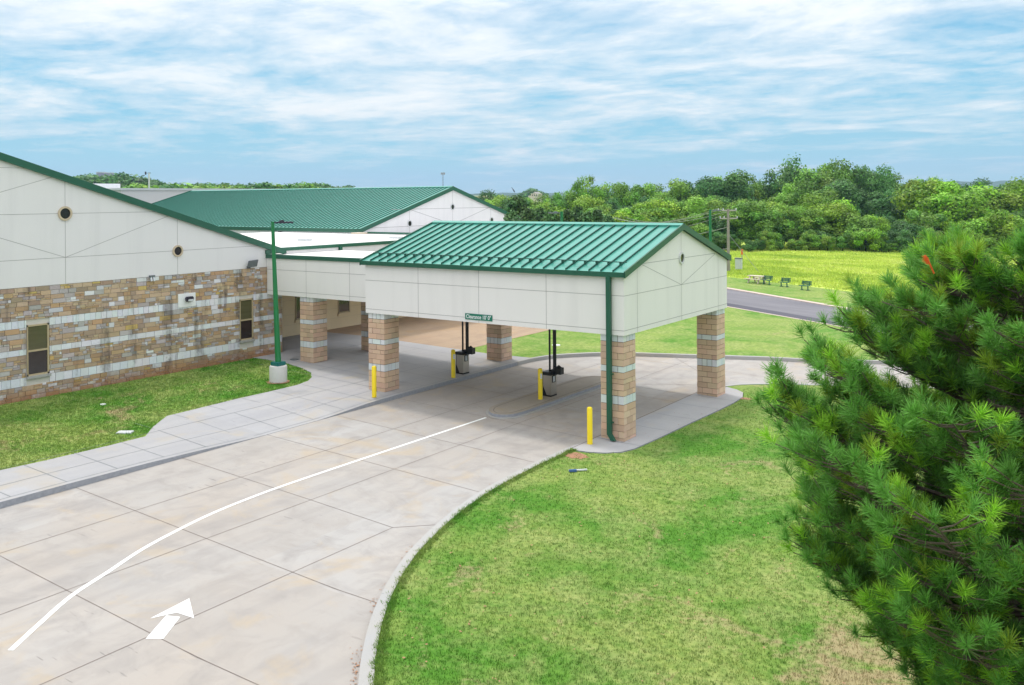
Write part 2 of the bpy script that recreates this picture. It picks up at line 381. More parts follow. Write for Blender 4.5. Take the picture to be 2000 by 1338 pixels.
kerbR_out = spline([(8.5, -19.5), (5.6, -16.6), (4.2, -15.2), (3.21, -14.11), (2.5, -13.3), (1.68, -12.2), (.92, -10.95), (.33, -9.68), (-.12, -8.33), (-.45, -7.0), (-.69, -5.46), (-.82, -3.63), (-.84, -2.3), (-.86, -1.62)], 5)
kerbR_in = spline([(8.3, -19.7), (5.4, -16.8), (4.02, -15.35), (3.02, -14.25), (2.31, -13.42), (1.5, -12.32), (.74, -11.03), (.14, -9.74), (-.31, -8.37), (-.64, -7.02), (-.88, -5.48), (-1.01, -3.63), (-1.03, -2.3), (-1.03, -1.62)], 5)
platR = [(-1.03, -1.62), (-.71, -1.62), (-.33, -1.53), (.09, -1.3), (.42, -.98), (.58, -.46), (.66, .99), (.72, 3.27), (.8, 5.21), (.82, 6.72), (.76, 7.77), (.5, 8.5), (.1, 8.88), (-.33, 9.05), (-.7, 8.7), (-.86, 8.1), (-.86, 3), (-.86, 0)]
farR = spline([(-.5, 9.0), (-.36, 9.25), (-.03, 9.84), (.77, 10.47), (1.46, 10.82), (2.48, 11.34), (5, 12.5), (12, 15.6), (30, 23)], 5)
farR_in = [(x - .08, y + .17) for x, y in farR]
kerbB = spline([(-9.08, 7.6), (-9.05, 8.6), (-8.75, 9.8), (-8.2, 10.75), (-7.45, 11.7), (-6.1, 12.85), (-3.8, 14.28), (-1.14, 15.95), (1.4, 17.1), (5, 18.7), (12, 21.8), (30, 29.6)], 5)
kerbB_out = [(x - .12, y + .14) for x, y in kerbB]

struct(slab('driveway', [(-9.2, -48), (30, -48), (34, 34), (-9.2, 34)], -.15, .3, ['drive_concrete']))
lawnA = [(-11.4, -48), (-11.4, -12.5), (-11.3, -11.38), (-11.27, -9.66), (-11.3, -8.45), (-12.01, -7.72), (-12.75, -6.75), (-12.88, -3.95), (-12.86, -2.57), (-12.9, -1.2), (-13.1, -.5), (-13.43, -.02), (-14.07, .55), (-15.05, .92), (-16.26, 1.15), (-17.53, 1.08), (-18.04, .98)]
walk = [(-9.1, -48), (-9.1, 7.6), (-9.2, 8.75), (-11.2, 8.27), (-17.84, 7.9), (-21.35, 7.75), (-21.35, .99)] + lawnA[::-1]
cuts = [(0, -9.1 - .5 * i) for i in range(1, 8)] + [(1, -12 + .75 * i) for i in range(17)]
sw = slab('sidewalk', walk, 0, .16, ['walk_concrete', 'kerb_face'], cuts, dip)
slab('lawn_by_stone_wall', lawnA + [(-18.04, -48)], -.015, .3, ['lawn_side'])
slab('lawn_foreground', kerbR_out + [(-.66, -1.66)] + [(x + .03, y - .02) for x, y in platR[2:14]] + farR[4:] + [(60, 5), (60, -48), (9, -48)], -.02, .4, ['lawn_main'])
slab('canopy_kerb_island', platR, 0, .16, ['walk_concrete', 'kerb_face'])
kr = slab('kerb_driveway', kerbR_in + kerbR_out[::-1], .002, .16, ['kerb_concrete'])
slab('kerb_exit_lane', farR + farR_in[::-1], .002, .16, ['kerb_concrete'])
slab('kerb_back_lawn', kerbB + kerbB_out[::-1], .002, .16, ['kerb_concrete'])
back_poly = [(-12.5, 8.3), (-11.2, 8.3), (-9.2, 8.78)] + kerbB_out[4:] + [(34, 13.4), (-1.09, 27.6), (-8.76, 30.7), (-12.5, 32.2)]
# the exit lane runs off to the right behind the pine; the lawn stops at its kerb
kb = [p for p in kerbB_out[4:] if p[0] < 11]
back_poly = [(-12.5, 8.3), (-11.2, 8.3), (-9.2, 8.78)] + kb + [(12, 22.25), (-1.09, 27.6), (-8.76, 30.7), (-12.5, 32.2)]
slab('lawn_back', back_poly, -.015, .3, ['lawn_far'])
slab('parking_court', [(-12.52, 8.3), (-11.2, 8.3), (-17.84, 7.93), (-21.35, 7.78), (-30, 7.7), (-30, 39), (-12.52, 32.2)], -.01, .3, ['tan_paving'])
near = [(60, 2.6), (-1.09, 27.6), (-8.76, 30.7), (-60, 51.4)]
far_ = [(60, 8.5), (-3.18, 35.43), (-12.54, 40.0), (-60, 62.4)]
slab('road', near + far_[::-1], -.03, .3, ['asphalt'])
rd = MB(); strip(rd, [(p[0] + .12, p[1] + .75) for p in near], 1.3, -.022); struct(rd.build('road_patch', ['asphalt_dark']))
slab('kerb_road', far_ + [(x + .1, y + .55) for x, y in far_[::-1]], .02, .3, ['pink_concrete'])
slab('kerb_road_near', [(x, y - .1) for x, y in near] + [(x, y + .1) for x, y in near[::-1]], .0, .3, ['pink_concrete'])
mead = [(60, 27.5), (-3.86, 44.8), (-15.58, 48.09), (-60, 60.5)]
slab('lawn_roadside', [(x + .1, y + .55) for x, y in far_] + mead[::-1], -.01, .3, ['lawn_far'])
slab('meadow_ground', mead + [(-260, 95), (-420, 420), (300, 420), (330, 20)], -.0, .3, ['meadow'])
gm = MB(); gm.quad([(-9000, -3000, -.7), (9000, -3000, -.7), (9000, 12000, -.7), (-9000, 12000, -.7)]); struct(gm.build('ground', ['ground_far']))

# island between the lanes
isl = spline([(-5.62, 1.3), (-5.42, .55), (-4.95, .22), (-4.52, .5), (-4.38, 1.3), (-4.38, 4), (-4.38, 6.5), (-4.52, 7.35), (-4.98, 7.7), (-5.45, 7.35), (-5.62, 6.5), (-5.62, 4)], 5, True)
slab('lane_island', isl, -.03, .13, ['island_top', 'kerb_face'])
isb = [(-5.0 + (x + 5.0) * 1.16, 3.96 + (y - 3.96) * 1.025) for x, y in isl]; slab('island_apron', isb, -.125, .03, ['kerb_concrete'])
jm = MB()
inner = [(-5.0 + (x + 5.0) * .76, 3.96 + (y - 3.96) * .955) for x, y in isl]; strip(jm, inner + inner[:1], .025, -.026)
for x in (-6.58, -3.93):
    strip(jm, [(x, -40), (x, 14.5)], .015, -.146)
strip(jm, [(-1.22, -40), (-1.19, -8.87)], .015, -.146); strip(jm, [(-1.19, -8.87), (-.45, -8.05)], .015, -.146); strip(jm, [(-1.19, -8.87), (-3.92, -8.8)], .015, -.146)
for y in (-23.9, -20.9, -17.9, -14.9, -11.8):
    strip(jm, [(-9.1, y), (min(6.5, {-11.8: 1.35, -14.9: 4.0}.get(y, 6.5)), y)], .015, -.146)
strip(jm, [(-9.1, -8.75), (-3.93, -8.8)], .015, -.146)
for y, x1 in ((-5.8, -.95), (-2.92, -1.08), (.1, -1.1), (3.1, -.9), (6.1, -.9), (7.4, -.9)):
    strip(jm, [(-9.1, y), (x1, y)], .015, -.146)
strip(jm, [(-.9, -1.6), (-.88, 8.3)], .03, .004)
for a, b in (((-6.58, 12.3), (4.5, 12.6)), ((-3.9, 7.5), (8, 16.9)), ((-.3, 9.2), (-4.6, 13.7)), ((3.5, 11.9), (.8, 16.8)), ((8, 13.9), (5, 18.6))): strip(jm, [a, b], .015, -.146)
struct(jm.build('driveway_joints', ['joint']))
jw = MB(); strip(jw, [(-9.27, -48), (-9.27, 7.7)], .02, .004, dip)
for x in (-10.22, -11.5): strip(jw, [(x, -14 if x < -10.5 else -48), (x, 7.8)], .02, .003, dip)
for x in (-14.2, -16.8): strip(jw, [(x, 1.0), (x, 7.8)], .02, .003)
for i in range(-24, 7):
    y = i * 1.36 + .3
    if y > 7.6: continue
    xl = -11.35 if y < -8.3 else (-12.8 if y < -.2 else -18)
    strip(jw, [(-9.27, y), (xl, y)], .02, .003, dip)
for x0, x1, y in ((-.86, .6, -.1), (-.86, .66, 1.9), (-.86, .7, 3.7), (-.86, .74, 5.5), (-.86, .78, 7.0)): strip(jw, [(x0, y), (x1, y)], .02, .003)
struct(jw.build('sidewalk_joints', ['grey_metal']))
pm = MB(); line = spline([(-2.57, -16.6), (-3.08, -15.85), (-3.64, -14.97), (-4.05, -14.0), (-4.5, -12.95), (-4.82, -11.85), (-5.05, -10.8), (-5.18, -9.6), (-5.23, -8.4), (-5.22, -5.86), (-5.19, -3.0), (-5.15, .02)], 5)
strip(pm, line, .095, -.145); struct(pm.build('lane_line', ['road_paint']))
am = MB(); z = lambda x, dz=-.145: g(x) + dz
for poly in ([(-1.16, -15.06), (-.93, -14.88), (-1.36, -14.25), (-1.60, -14.37)], [(-1.84, -13.72), (-1.73, -14.60), (-1.55, -14.19)], [(-1.84, -13.72), (-1.55, -14.19), (-1.13, -14.13)]):
    am.quad([(x, y, z(x)) for x, y in poly])
struct(am.build('lane_arrow', ['road_paint']))
# dark red soil and rust marks beside the kerbs
dm = MB()
for cx, cy, r, zz in ((-.55, -2.05, .55, -.012), (.95, 7.6, .3, -.012)):
    pts = [(cx + r * math.cos(a) * random.uniform(.5, 1.2), cy + r * .7 * math.sin(a) * random.uniform(.5, 1.2)) for a in np.linspace(0, 6.28, 15)[:-1]]
    dm.quad([(x, y, g(x) + zz) for x, y in pts])
struct(dm.build('bare_soil', ['dirt_red']))

# ------------------------------------------------------------------ masonry helpers
TAN = (.64, .45, .32)
def vary(c, a=.12):
    k = random.uniform(1 - a, 1 + a); return tuple(min(1, x * k * random.uniform(.96, 1.04)) for x in c)
def make_column(x1, y0, w, zb, zt, parent):           # x1 = outer (east) edge, y0 = near edge
    x0, y1 = x1 - w, y0 + w; m = MB(); m.box(x0 + .014, x1 - .014, y0 + .014, y1 - .014, zb - .3, zt, 1, (.16, .115, .085))
    courses = []; z = zt
    def add(h, kind):
        nonlocal z; courses.append((z - h, z, kind)); z -= h
    add(.21, 's'); 
    for h in (.14, .2, .2, .2): add(h * .98, 't')
    add(.19, 'l')
    for h in (.2, .15, .2, .17): add(h * .98, 't')
    add(.26, 's')
    for i in range(6): add(.2, 't')
    for k, (a, b, kind) in enumerate(courses):
        if b <= zb + .02: break
        a = max(a, zb); off = (k % 2) * .5
        nb = 4 if kind == 's' else 2
        edges = [i / nb for i in range(nb + 1)] if (kind == 's' or k % 2 == 0) else [0, .25, .75, 1]
        for side in range(4):
            for e0, e1 in zip(edges[:-1], edges[1:]):
                c = vary((.68, .71, .72), .05) if kind in 'sl' else vary(TAN, .13)
                gap = .0065 if kind == 't' else .010; out = random.uniform(0, .012) if kind == 't' else .004
                if kind == 't' and random.random() < .1: gap = .009
                lo, hi = e0 * w + (gap if e0 > 0 else -.0), e1 * w - (gap if e1 < 1 else 0)
                za, zc = a + gap, b - gap
                if side == 0: m.box(x0 + lo, x0 + hi, y0 - out, y0 + .03, za, zc, 0, c, skip='n')
                elif side == 1: m.box(x1 - .03, x1 + out, y0 + lo, y0 + hi, za, zc, 0, c, skip='w')
                elif side == 2: m.box(x0 + lo, x0 + hi, y1 - .03, y1 + out, za, zc, 0, c, skip='s')
                else: m.box(x0 - out, x0 + .03, y0 + lo, y0 + hi, za, zc, 0, c, skip='e')
    return m.build('column', ['block', 'block_mortar'], parent, col=True)
def ring(mb, c, axis, r0, r1, d0, d1, n=28, mi=0):    # annulus around a point on a wall whose normal is +x
    P = []
    for k in range(n):
        a = 2 * math.pi * k / n; P.append((math.cos(a), math.sin(a)))
    for k in range(n):
        (a, b), (a2, b2) = P[k], P[(k + 1) % n]; X0, X1 = c[0] + d0, c[0] + d1
        q = lambda X, r, u, v: (X, c[1] + r * u, c[2] + r * v)
        mb.quad([q(X1, r0, a, b), q(X1, r1, a, b), q(X1, r1, a2, b2), q(X1, r0, a2, b2)], mi)
        mb.quad([q(X0, r1, a, b), q(X1, r1, a, b), q(X1, r1, a2, b2), q(X0, r1, a2, b2)], mi)
        mb.quad([q(X0, r0, a, b), q(X1, r0, a, b), q(X1, r0, a2, b2), q(X0, r0, a2, b2)], mi)
def round_window(x, y, z, r, parent, mat='ring_tan'):
    m = MB(); ring(m, (x, y, z), 0, r * .74, r, 0, .05); o = m.build('round_window', [mat], parent, smooth=True)
    m = MB(); n = 28; m.quad([(x + .012, y + r * .76 * math.cos(2 * math.pi * k / n), z + r * .76 * math.sin(2 * math.pi * k / n)) for k in range(n)])
    p = m.build('pane', ['glass_round']); p.parent = o; return o
def gjoints(mb, segs, X, w=.016, mi=1, off=.003):     # reveal lines on an x = const wall, segs of (y,z)-(y,z)
    for (ya, za), (yb, zb) in segs:
        L = math.hypot(yb - ya, zb - za); ny, nz = -(zb - za) / L * w / 2, (yb - ya) / L * w / 2
        mb.quad([(X + off, ya + ny, za + nz), (X + off, yb + ny, zb + nz), (X + off, yb - ny, zb - nz), (X + off, ya - ny, za - nz)], mi)
def yjoints(mb, segs, Y, w=.016, mi=1, off=.003):
    for (xa, za), (xb, zb) in segs:
        L = math.hypot(xb - xa, zb - za); nx, nz = -(zb - za) / L * w / 2, (xb - xa) / L * w / 2
        mb.quad([(xa + nx, Y - off, za + nz), (xb + nx, Y - off, zb + nz), (xb - nx, Y - off, zb - nz), (xa - nx, Y - off, za - nz)], mi)

# ------------------------------------------------------------------ the canopy
can = thing('drive_through_canopy', 'square gabled drive-through canopy with green ribbed roof standing on four block columns', 'canopy', (-5.2, 4, 0))
A0, A1, B0, B1 = -10.5, .07, -.07, 8.07; ZB, ZE, ZR, YM = 3.18, 5.06, 6.30, 4.0
RS = (6.36 - 5.08) / 4.14
def roofz(y): return 6.36 - abs(y - YM) * RS
m = MB()
prof = [(B0, ZB), (B1, ZB), (B1, roofz(B1) - .13), (YM, roofz(YM) - .13), (B0, roofz(B0) - .13)]
m.prism(prof, 0, A0, A1)
yjoints(m, [((A0, 3.33), (A1, 3.33)), ((A0, 4.37), (A1, 4.37))] + [((x, ZB), (x, roofz(B0) - .13)) for x in (-7.98, -5.34, -2.68)], B0)
yjoints(m, [((-.53, ZB), (-.53, 4.98))], B0, .008)
gjoints(m, [((B0, 3.33), (B1, 3.33)), ((B0, 4.37), (B1, 4.37)), ((1.05, 5.26), (6.95, 5.26)), ((.8, ZB), (.8, roofz(.8) - .2)), ((4.03, ZB), (4.03, 6.2)), ((7.23, ZB), (7.23, roofz(7.23) - .2)), ((1.1, 5.24), (4.03, 4.37)), ((4.03, 4.37), (6.95, 5.24))], A1)
m.build('fascia', ['stucco', 'stucco_joint'], can)
RX0, RX1, RY0, RY1 = A0 - .1, A1 + .08, B0 - .10, B1 + .10
def gable_roof(parent, x0, x1, y0, y1, ym, zf, pitch=.406, seam=(.024, .055), eave_h=.13, name='roof'):
    m = MB()
    for ya, yb in ((y0, ym), (ym, y1)):
        za, zb = zf(ya), zf(yb); m.quad([(x0, ya, za), (x1, ya, za), (x1, yb, zb), (x0, yb, zb)], 0); m.quad([(x0, ya, za - .07), (x1, ya, za - .07), (x1, yb, zb - .07), (x0, yb, zb - .07)], 0)
    n = int(round((x1 - x0) / pitch)); dx = (x1 - x0) / n; w, h = seam
    for i in range(1, n):
        x = x0 + i * dx
        for ya, yb in ((y0 + .03, ym - .05), (ym + .05, y1 - .03)):
            za, zb = zf(ya), zf(yb); a, b = x - w / 2, x + w / 2
            m.quad([(a, ya, za), (a, yb, zb), (a, yb, zb + h), (a, ya, za + h)], 1); m.quad([(b, ya, za), (b, yb, zb), (b, yb, zb + h), (b, ya, za + h)], 1)
            m.quad([(a, ya, za + h), (b, ya, za + h), (b, yb, zb + h), (a, yb, zb + h)], 1); m.quad([(a, ya, za), (b, ya, za), (b, ya, za + h), (a, ya, za + h)], 1)
    r = m.build(name, ['roof_green', 'seam_green'], parent)
    c = MB(); zt = zf(ym)                                        # ridge cap
    for s in (-1, 1):
        yb = ym + s * .16; zb = zf(yb)
        c.quad([(x0 - .02, ym, zt + .075), (x1 + .02, ym, zt + .075), (x1 + .02, yb, zb + .06), (x0 - .02, yb, zb + .06)], 0); c.quad([(x0 - .02, yb, zb + .06), (x1 + .02, yb, zb + .06), (x1 + .02, yb, zb), (x0 - .02, yb, zb)], 0)
    c.build('ridge_cap', ['roof_green'], r if False else parent)
    return r
rf = gable_roof(can, RX0, RX1, RY0, RY1, YM, roofz)
ez = roofz(RY0)
for Y, s in ((RY0, -1), (RY1, 1)):
    m = MB(); m.box(RX0 - .02, RX1 + .02, min(Y, Y + s * .05), max(Y, Y + s * .05), ez - .14, ez + .01); m.build('eave_trim', ['trim_green'], can)
def rake(parent, X0, X1, ys, zf, h=.2, top=.06, mat='trim_green'):
    m = MB()
    for ya, yb in zip(ys[:-1], ys[1:]):
        za, zb = zf(ya) + top, zf(yb) + top
        P = [(X0, ya, za - h), (X1, ya, za - h), (X1, yb, zb - h), (X0, yb, zb - h), (X0, ya, za), (X1, ya, za), (X1, yb, zb), (X0, yb, zb)]
        n = len(m.v); m.v += P
        for q in ((3, 2, 1, 0), (4, 5, 6, 7), (0, 1, 5, 4), (1, 2, 6, 5), (2, 3, 7, 6), (3, 0, 4, 7)): m.f.append(tuple(n + i for i in q)); m.mi.append(0); m.c.append((1, 1, 1))
    return m.build('rake_trim', [mat], parent)
rake(can, RX1, RX1 + .05, [RY0 - .05, YM, RY1 + .05], roofz); rake(can, RX0 - .05, RX0, [RY0 - .05, YM, RY1 + .05], roofz)
m = MB(); sy = .36; szz = roofz(sy)
m.tube([(A0 - .02, sy, szz + .11), (-.05, sy, szz + .11)], .016, 6)
n = 26; dx = (RX1 - RX0) / n
for i in range(1, n):
    x = RX0 + i * dx; m.box(x - .03, x + .03, sy - .03, sy + .03, szz + .03, szz + .1)
m.build('snow_rail', ['seam_green'], can)
for X, Y in ((0, 0), (0, 8 - .77), (-10.43 + .77, 0), (-10.43 + .77, 8 - .77)): make_column(X, Y, .77, g(X) + (-.09 if X == 0 and Y > 1 else 0), 3.18, can)
m = MB(); dxs = -.39
m.box(dxs - .07, dxs + .07, -.23, -.12, .2, 4.98); m.prism([(dxs - .07, .22), (dxs + .07, .22), (dxs + .2, .04), (dxs + .06, .04)], 1, -.231, -.121)
m.box(dxs - .1, dxs + .1, -.18, -.06, 2.0, 2.03); m.box(dxs - .1, dxs + .1, -.18, -.06, .55, .58)
m.build('downspout', ['trim_green'], can)
round_window(A1, 4.03, 5.26, .2, can, 'ring_white')

# clearance sign
sg = thing('clearance_sign', 'small green sign reading Clearance 10 foot on the canopy front edge', 'sign', (-5.33, -.07, 3.4))
m = MB(); m.box(-5.9, -4.78, -.095, -.075, 3.27, 3.47); m.build('sign_board', ['sign_green'], sg)
cu = bpy.data.curves.new('txt', 'FONT'); cu.body = 'Clearance 10\' 0"'; cu.size = .185; cu.align_x = 'CENTER'; cu.align_y = 'CENTER'; cu.extrude = .002; cu.offset = .0015
to = bpy.data.objects.new('txt', cu); COL.objects.link(to); bpy.context.view_layer.update()
tm = bpy.data.meshes.new_from_object(to.evaluated_get(bpy.context.evaluated_depsgraph_get())); bpy.data.objects.remove(to)
tm.materials.clear(); tm.materials.append(MAT['white_paint'])
w = max(v.co.x for v in tm.vertices) - min(v.co.x for v in tm.vertices); k = 1.02 / w
tm.transform(Matrix.Translation((-5.34, -.098, 3.368)) @ Matrix.Rotation(math.pi / 2, 4, 'X') @ Matrix.Diagonal((k, 1.0, 1, 1)))
put(mobj('sign_lettering', tm), sg)

# ------------------------------------------------------------------ covered walkway
wk = thing('covered_walkway', 'flat roofed covered walkway with pale fascia linking the canopy to the stone building', 'walkway', (-14.3, 3.9, .5))
m = MB(); WX0, WX1, WY0, WY1, WZ0, WZ1 = -18.04, -10.62, 1.74, 6.1, 3.28, 4.92
m.box(WX0, WX1, WY0, WY1, WZ0, WZ1)
yjoints(m, [((WX0, 3.46), (WX1, 3.46)), ((WX0, 4.35), (WX1, 4.35))] + [((x, WZ0), (x, WZ1)) for x in (-15.62, -13.12)], WY0)
m.build('fascia', ['stucco', 'stucco_joint'], wk)
m = MB(); m.quad([(WX0, WY0 + .1, 4.935), (WX1 + .3, WY0 + .1, 4.935), (WX1 + .3, WY1, 4.935), (WX0, WY1, 4.935)]); m.build('membrane_roof', ['membrane'], wk)
m = MB(); m.box(WX0 - .08, WX1 + .2, WY0 - .06, WY0 + .1, 4.83, 4.99); m.build('coping', ['trim_green'], wk)
make_column(-15.3, 1.81, .77, g(-15.3), 3.28, wk); make_column(-15.12, 5.2, .77, g(-15.3), 3.28, wk)

# ------------------------------------------------------------------ stone gable building
XW = -18.06
sb = thing('stone_gable_building', 'large gabled building with patchwork stone lower wall and pale stucco gable', 'building', (XW, -5, .66))
def vz(y): return 8.92 - (y + 9.26) * .3165 if y > -14.5 else 8.92 + 5.24 * .3165 - (-14.5 - y) * .3165
wins = [(-8.42, -7.68, 1.44, 3.16), (.32, 1.0, 1.47, 3.18)]
bands = [(3.08, 3.34, .21), (2.17, 2.37, .36), (1.13, 1.42, .3)]
m = MB(); m.box(XW - .5, XW - .035, -30, 2.56, .2, 4.45, 0, (.46, .43, .40)); m.build('mortar_wall', ['mortar'], sb)
m = MB(); PAL = [((.48, .43, .42), .24), ((.54, .40, .27), .28), ((.49, .325, .19), .16), ((.41, .30, .22), .20), ((.70, .69, .71), .09), ((.55, .39, .15), .03)]
def pick():
    r = random.random() * sum(p for _, p in PAL)
    for c, p in PAL:
        r -= p
        if r <= 0: return vary(c, .13)
    return vary(PAL[0][0])
def stone(y0, y1, z0, z1, c):
    segs = [(y0, y1)]
    for a, b, c0, c1 in wins:
        if z1 > c0 - .12 and z0 < c1 + .03:
            if z0 < c0 - .12 + .005 or z1 > c1 + .03: pass
            ns = []
            for s0, s1 in segs:
                if s1 <= a - .02 or s0 >= b + .02: ns.append((s0, s1)); continue
                if s0 < a - .04: ns.append((s0, a - .02))
                if s1 > b + .04: ns.append((b + .02, s1))
            segs = ns
    gp = .006; out = random.uniform(0, .016)
    for s0, s1 in segs:
        if s1 - s0 > .03 and z1 - z0 > .03: m.box(XW - .05, XW - .008 + out, s0 + gp, s1 - gp, z0 + gp, z1 - gp, 0, c, skip='w')
def course(y0, y1, z0, z1, depth=0):
    y = y0; H = z1 - z0
    while y < y1 - .05:
        L = random.uniform(.20, .52) if H > .12 else random.uniform(.14, .40)
        if y + L > y1 - .12: L = y1 - y
        r = random.random()
        if r < .36:
            k = random.choice([.36, .5, .62]); zm = z0 + H * k; LL = min(random.uniform(.25, .7), y1 - y)
            for a, b in ((z0, zm), (zm, z1)):
                yy = y
                while yy < y + LL - .03:
                    l = random.uniform(.10, .32)
                    if yy + l > y + LL - .08: l = y + LL - yy
                    stone(yy, yy + l, a, b, pick()); yy += l
            y += LL
        else: stone(y, y + L, z0, z1, pick()); y += L
zlev = sorted([(a, b, w) for a, b, w in bands])
zones = []; zc = .3
for a, b, w in zlev: zones.append((zc, a, None)); zones.append((a, b, w)); zc = b
zones.append((zc, 4.44, None))
for a, b, w in zones:
    if w:
        y = -30 + random.random() * .1
        while y < 2.5: stone(y, min(y + w, 2.55), a, b, vary((.74, .75, .79), .05)); y += w
    else:
        n = max(1, round((b - a) / .165)); h = (b - a) / n
        for i in range(n): course(-30, 2.55, a + i * h, a + (i + 1) * h)
m.build('stone_facing', ['stone'], sb, col=True)
# return wall at the corner under the walkway
m2 = m; m = MB()
for i in range(17):
    z0 = .4 + i * .172; x = XW - .01; 
    while x > XW - 3.3:
        L = random.uniform(.25, .55); c = vary((.6, .61, .64), .05) if i in (5, 10) else pick(); m.box(max(x - L, XW - 3.3) + .006, x - .006, 2.5, 2.575 + random.uniform(0, .012), z0 + .006, z0 + .166, 0, c, skip='s'); x -= L
m.build('corner_stones', ['stone'], sb, col=True)
m = MB(); m.box(XW - 6, XW - .52, -30, 2.5, .2, 4.45)
yv = [-30, -14.5, 2.1]; poly = [(-30, 4.45), (2.1, 4.45), (2.1, vz(2.1) - .12), (-14.5, vz(-14.5) - .12), (-30, vz(-30) - .12)]
m.prism(poly, 0, XW - 1, XW)
gjoints(m, [((-30, 5.37), (2.1, 5.37)), ((-30, 6.9), (-3.25, 6.9)), ((-30, 8.45), (-8.3, 8.45))] + [((y, 4.45), (y, vz(y) - .2)) for y in (-16.1, -11.6, -7.08, -2.62)] + [((-7.08, 5.37), (-2.85, 6.78)), ((-7.08, 5.37), (-11.6, 6.95)), ((-11.6, 6.93), (-7.4, 8.2))], XW)
m.build('stucco_gable', ['stucco_gable', 'stucco_joint'], sb)
m = MB()
for ya, yb in ((-30, -14.5), (-14.5, 2.6)):
    za, zb = vz(ya), vz(yb); m.quad([(XW - 20, ya, za), (XW + .06, ya, za), (XW + .06, yb, zb), (XW - 20, yb, zb)]); m.quad([(XW - 20, ya, za - .1), (XW + .06, ya, za - .1), (XW + .06, yb, zb - .1), (XW - 20, yb, zb - .1)])
m.build('roof', ['roof_green'], sb)
rake(sb, XW + .06, XW + .11, [-30, -14.5, 2.62], vz, .25, .02)
m = MB(); m.box(XW - 20, XW + .1, 2.56, 2.75, 4.98, 5.22); m.build('gutter', ['trim_green'], sb); m = MB(); m.box(XW + .0, XW + .06, 1.66, 2.5, 5.0, 5.17); m.build('gutter', ['trim_green'], sb)
for (a, b, c0, c1), dy in zip(wins, (0, 0)):
    m = MB(); X = XW - .022; fr = .055
    m.box(X - .05, X + .03, a, b, c0, c0 + fr); m.box(X - .05, X + .03, a, b, c1 - fr, c1); m.box(X - .05, X + .03, a, a + fr * .6, c0, c1); m.box(X - .05, X + .03, b - fr, b, c0, c1)
    zm = (c0 + c1) / 2 - .02; m.box(X - .05, X + .03, a + fr * .6, b - fr, zm - .03, zm + .03)
    w_ = m.build('window', ['window_frame'], sb)
    m = MB(); m.quad([(X - .0, a + fr * .5, zm), (X, b - fr * .5, zm), (X, b - fr * .5, c1 - fr * .5), (X, a + fr * .5, c1 - fr * .5)], 0); m.quad([(X, a + fr * .5, c0), (X, b - fr * .5, c0), (X, b - fr * .5, zm), (X, a + fr * .5, zm)], 1)
    p = m.build('pane', ['glass_blind', 'glass_dark']); p.parent = w_
    m = MB(); m.box(XW - .05, XW + .05, a - .03, b + .05, c0 - .09, c0 - .0); s_ = m.build('sill', ['kerb_concrete']); s_.parent = w_
round_window(XW, -7.09, 6.9, .25, sb); round_window(XW, -2.62, 5.36, .225, sb)

# fixtures on the stone wall
fl = thing('floodlight', 'grey square floodlight panel tilted on the stucco just above the stone', 'floodlight', (XW, .85, 4.6))
R = Matrix.Translation((XW + .17, .86, 4.65)) @ Matrix.Rotation(.35, 4, 'Y') @ Matrix.Rotation(.12, 4, 'Z')
m = MB(); m.box(-.03, .03, -.27, .27, -.15, .15, mat=R); m.build('lamp_housing', ['grey_metal'], fl, bevel=.01); 
m = MB(); m.box(XW, XW + .15, .68, .76, 4.46, 4.54); m.build('bracket', ['dark_lamp'], fl)
wl = thing('wall_lamp', 'black wall lamp with clear lens mounted on a white square plate in the stone wall', 'wall lamp', (XW, -2.2, 3.4))
m = MB(); m.box(XW - .03, XW + .03, -2.62, -1.84, 3.15, 3.68); m.build('backing_plate', ['white_paint'], wl)
m = MB(); m.box(XW + .03, XW + .2, -2.33, -2.02, 3.36, 3.55); m.build('lamp_body', ['dark_lamp'], wl, bevel=.03); m = MB(); m.box(XW + .12, XW + .205, -2.29, -2.06, 3.38, 3.45); m.build('lens', ['insulator'], wl)
sc_ = thing('security_camera', 'small twin-lens security device fixed at the top of the stone wall', 'camera', (XW, -3.75, 4.44))
m = MB(); m.box(XW, XW + .1, -3.86, -3.66, 4.42, 4.5); m.build('mount', ['grey_metal'], sc_); 
for y in (-3.82, -3.71): m = MB(); m.tube([(XW + .07, y, 4.42), (XW + .12, y, 4.28)], .035, 10); m.build('lens_barrel', ['insulator'], sc_, smooth=True)
m = MB()

# ------------------------------------------------------------------ flat roofed wing and green roofed hall
fw_ = thing('flat_roof_wing', 'low flat roofed wing with tan recessed wall behind the covered walkway', 'building', (-20, 9, .67))
m = MB(); m.box(-40, XW, 2.8, 20.9, 3.2, 4.9); m.box(XW - .25, XW + .0, 2.8, 20.9, 4.9, 5.1); m.build('upper_wall', ['stucco_gable'], fw_)
m = MB(); m.quad([(-40, 2.8, 4.93), (XW - .26, 2.8, 4.93), (XW - .26, 20.8, 4.93), (-40, 20.8, 4.93)]); m.build('membrane_roof', ['membrane'], fw_)
m = MB(); m.box(XW - .28, XW + .05, 2.75, 20.9, 5.08, 5.22); m.build('coping', ['trim_green'], fw_)
m = MB(); m.box(XW + .01, XW + .13, 5.95, 6.1, 4.95, 5.12); m.build('scupper', ['trim_green'], fw_)
m = MB(); m.box(-40, -21.4, 2.6, 20.9, .2, 3.19)
gjoints(m, [((2.6, 2.4), (20, 2.4)), ((2.6, 1.7), (20, 1.7)), ((2.6, 1.2), (20, 1.2))], -21.4, .01); m.build('tan_wall', ['stucco_tan', 'ring_tan'], fw_)
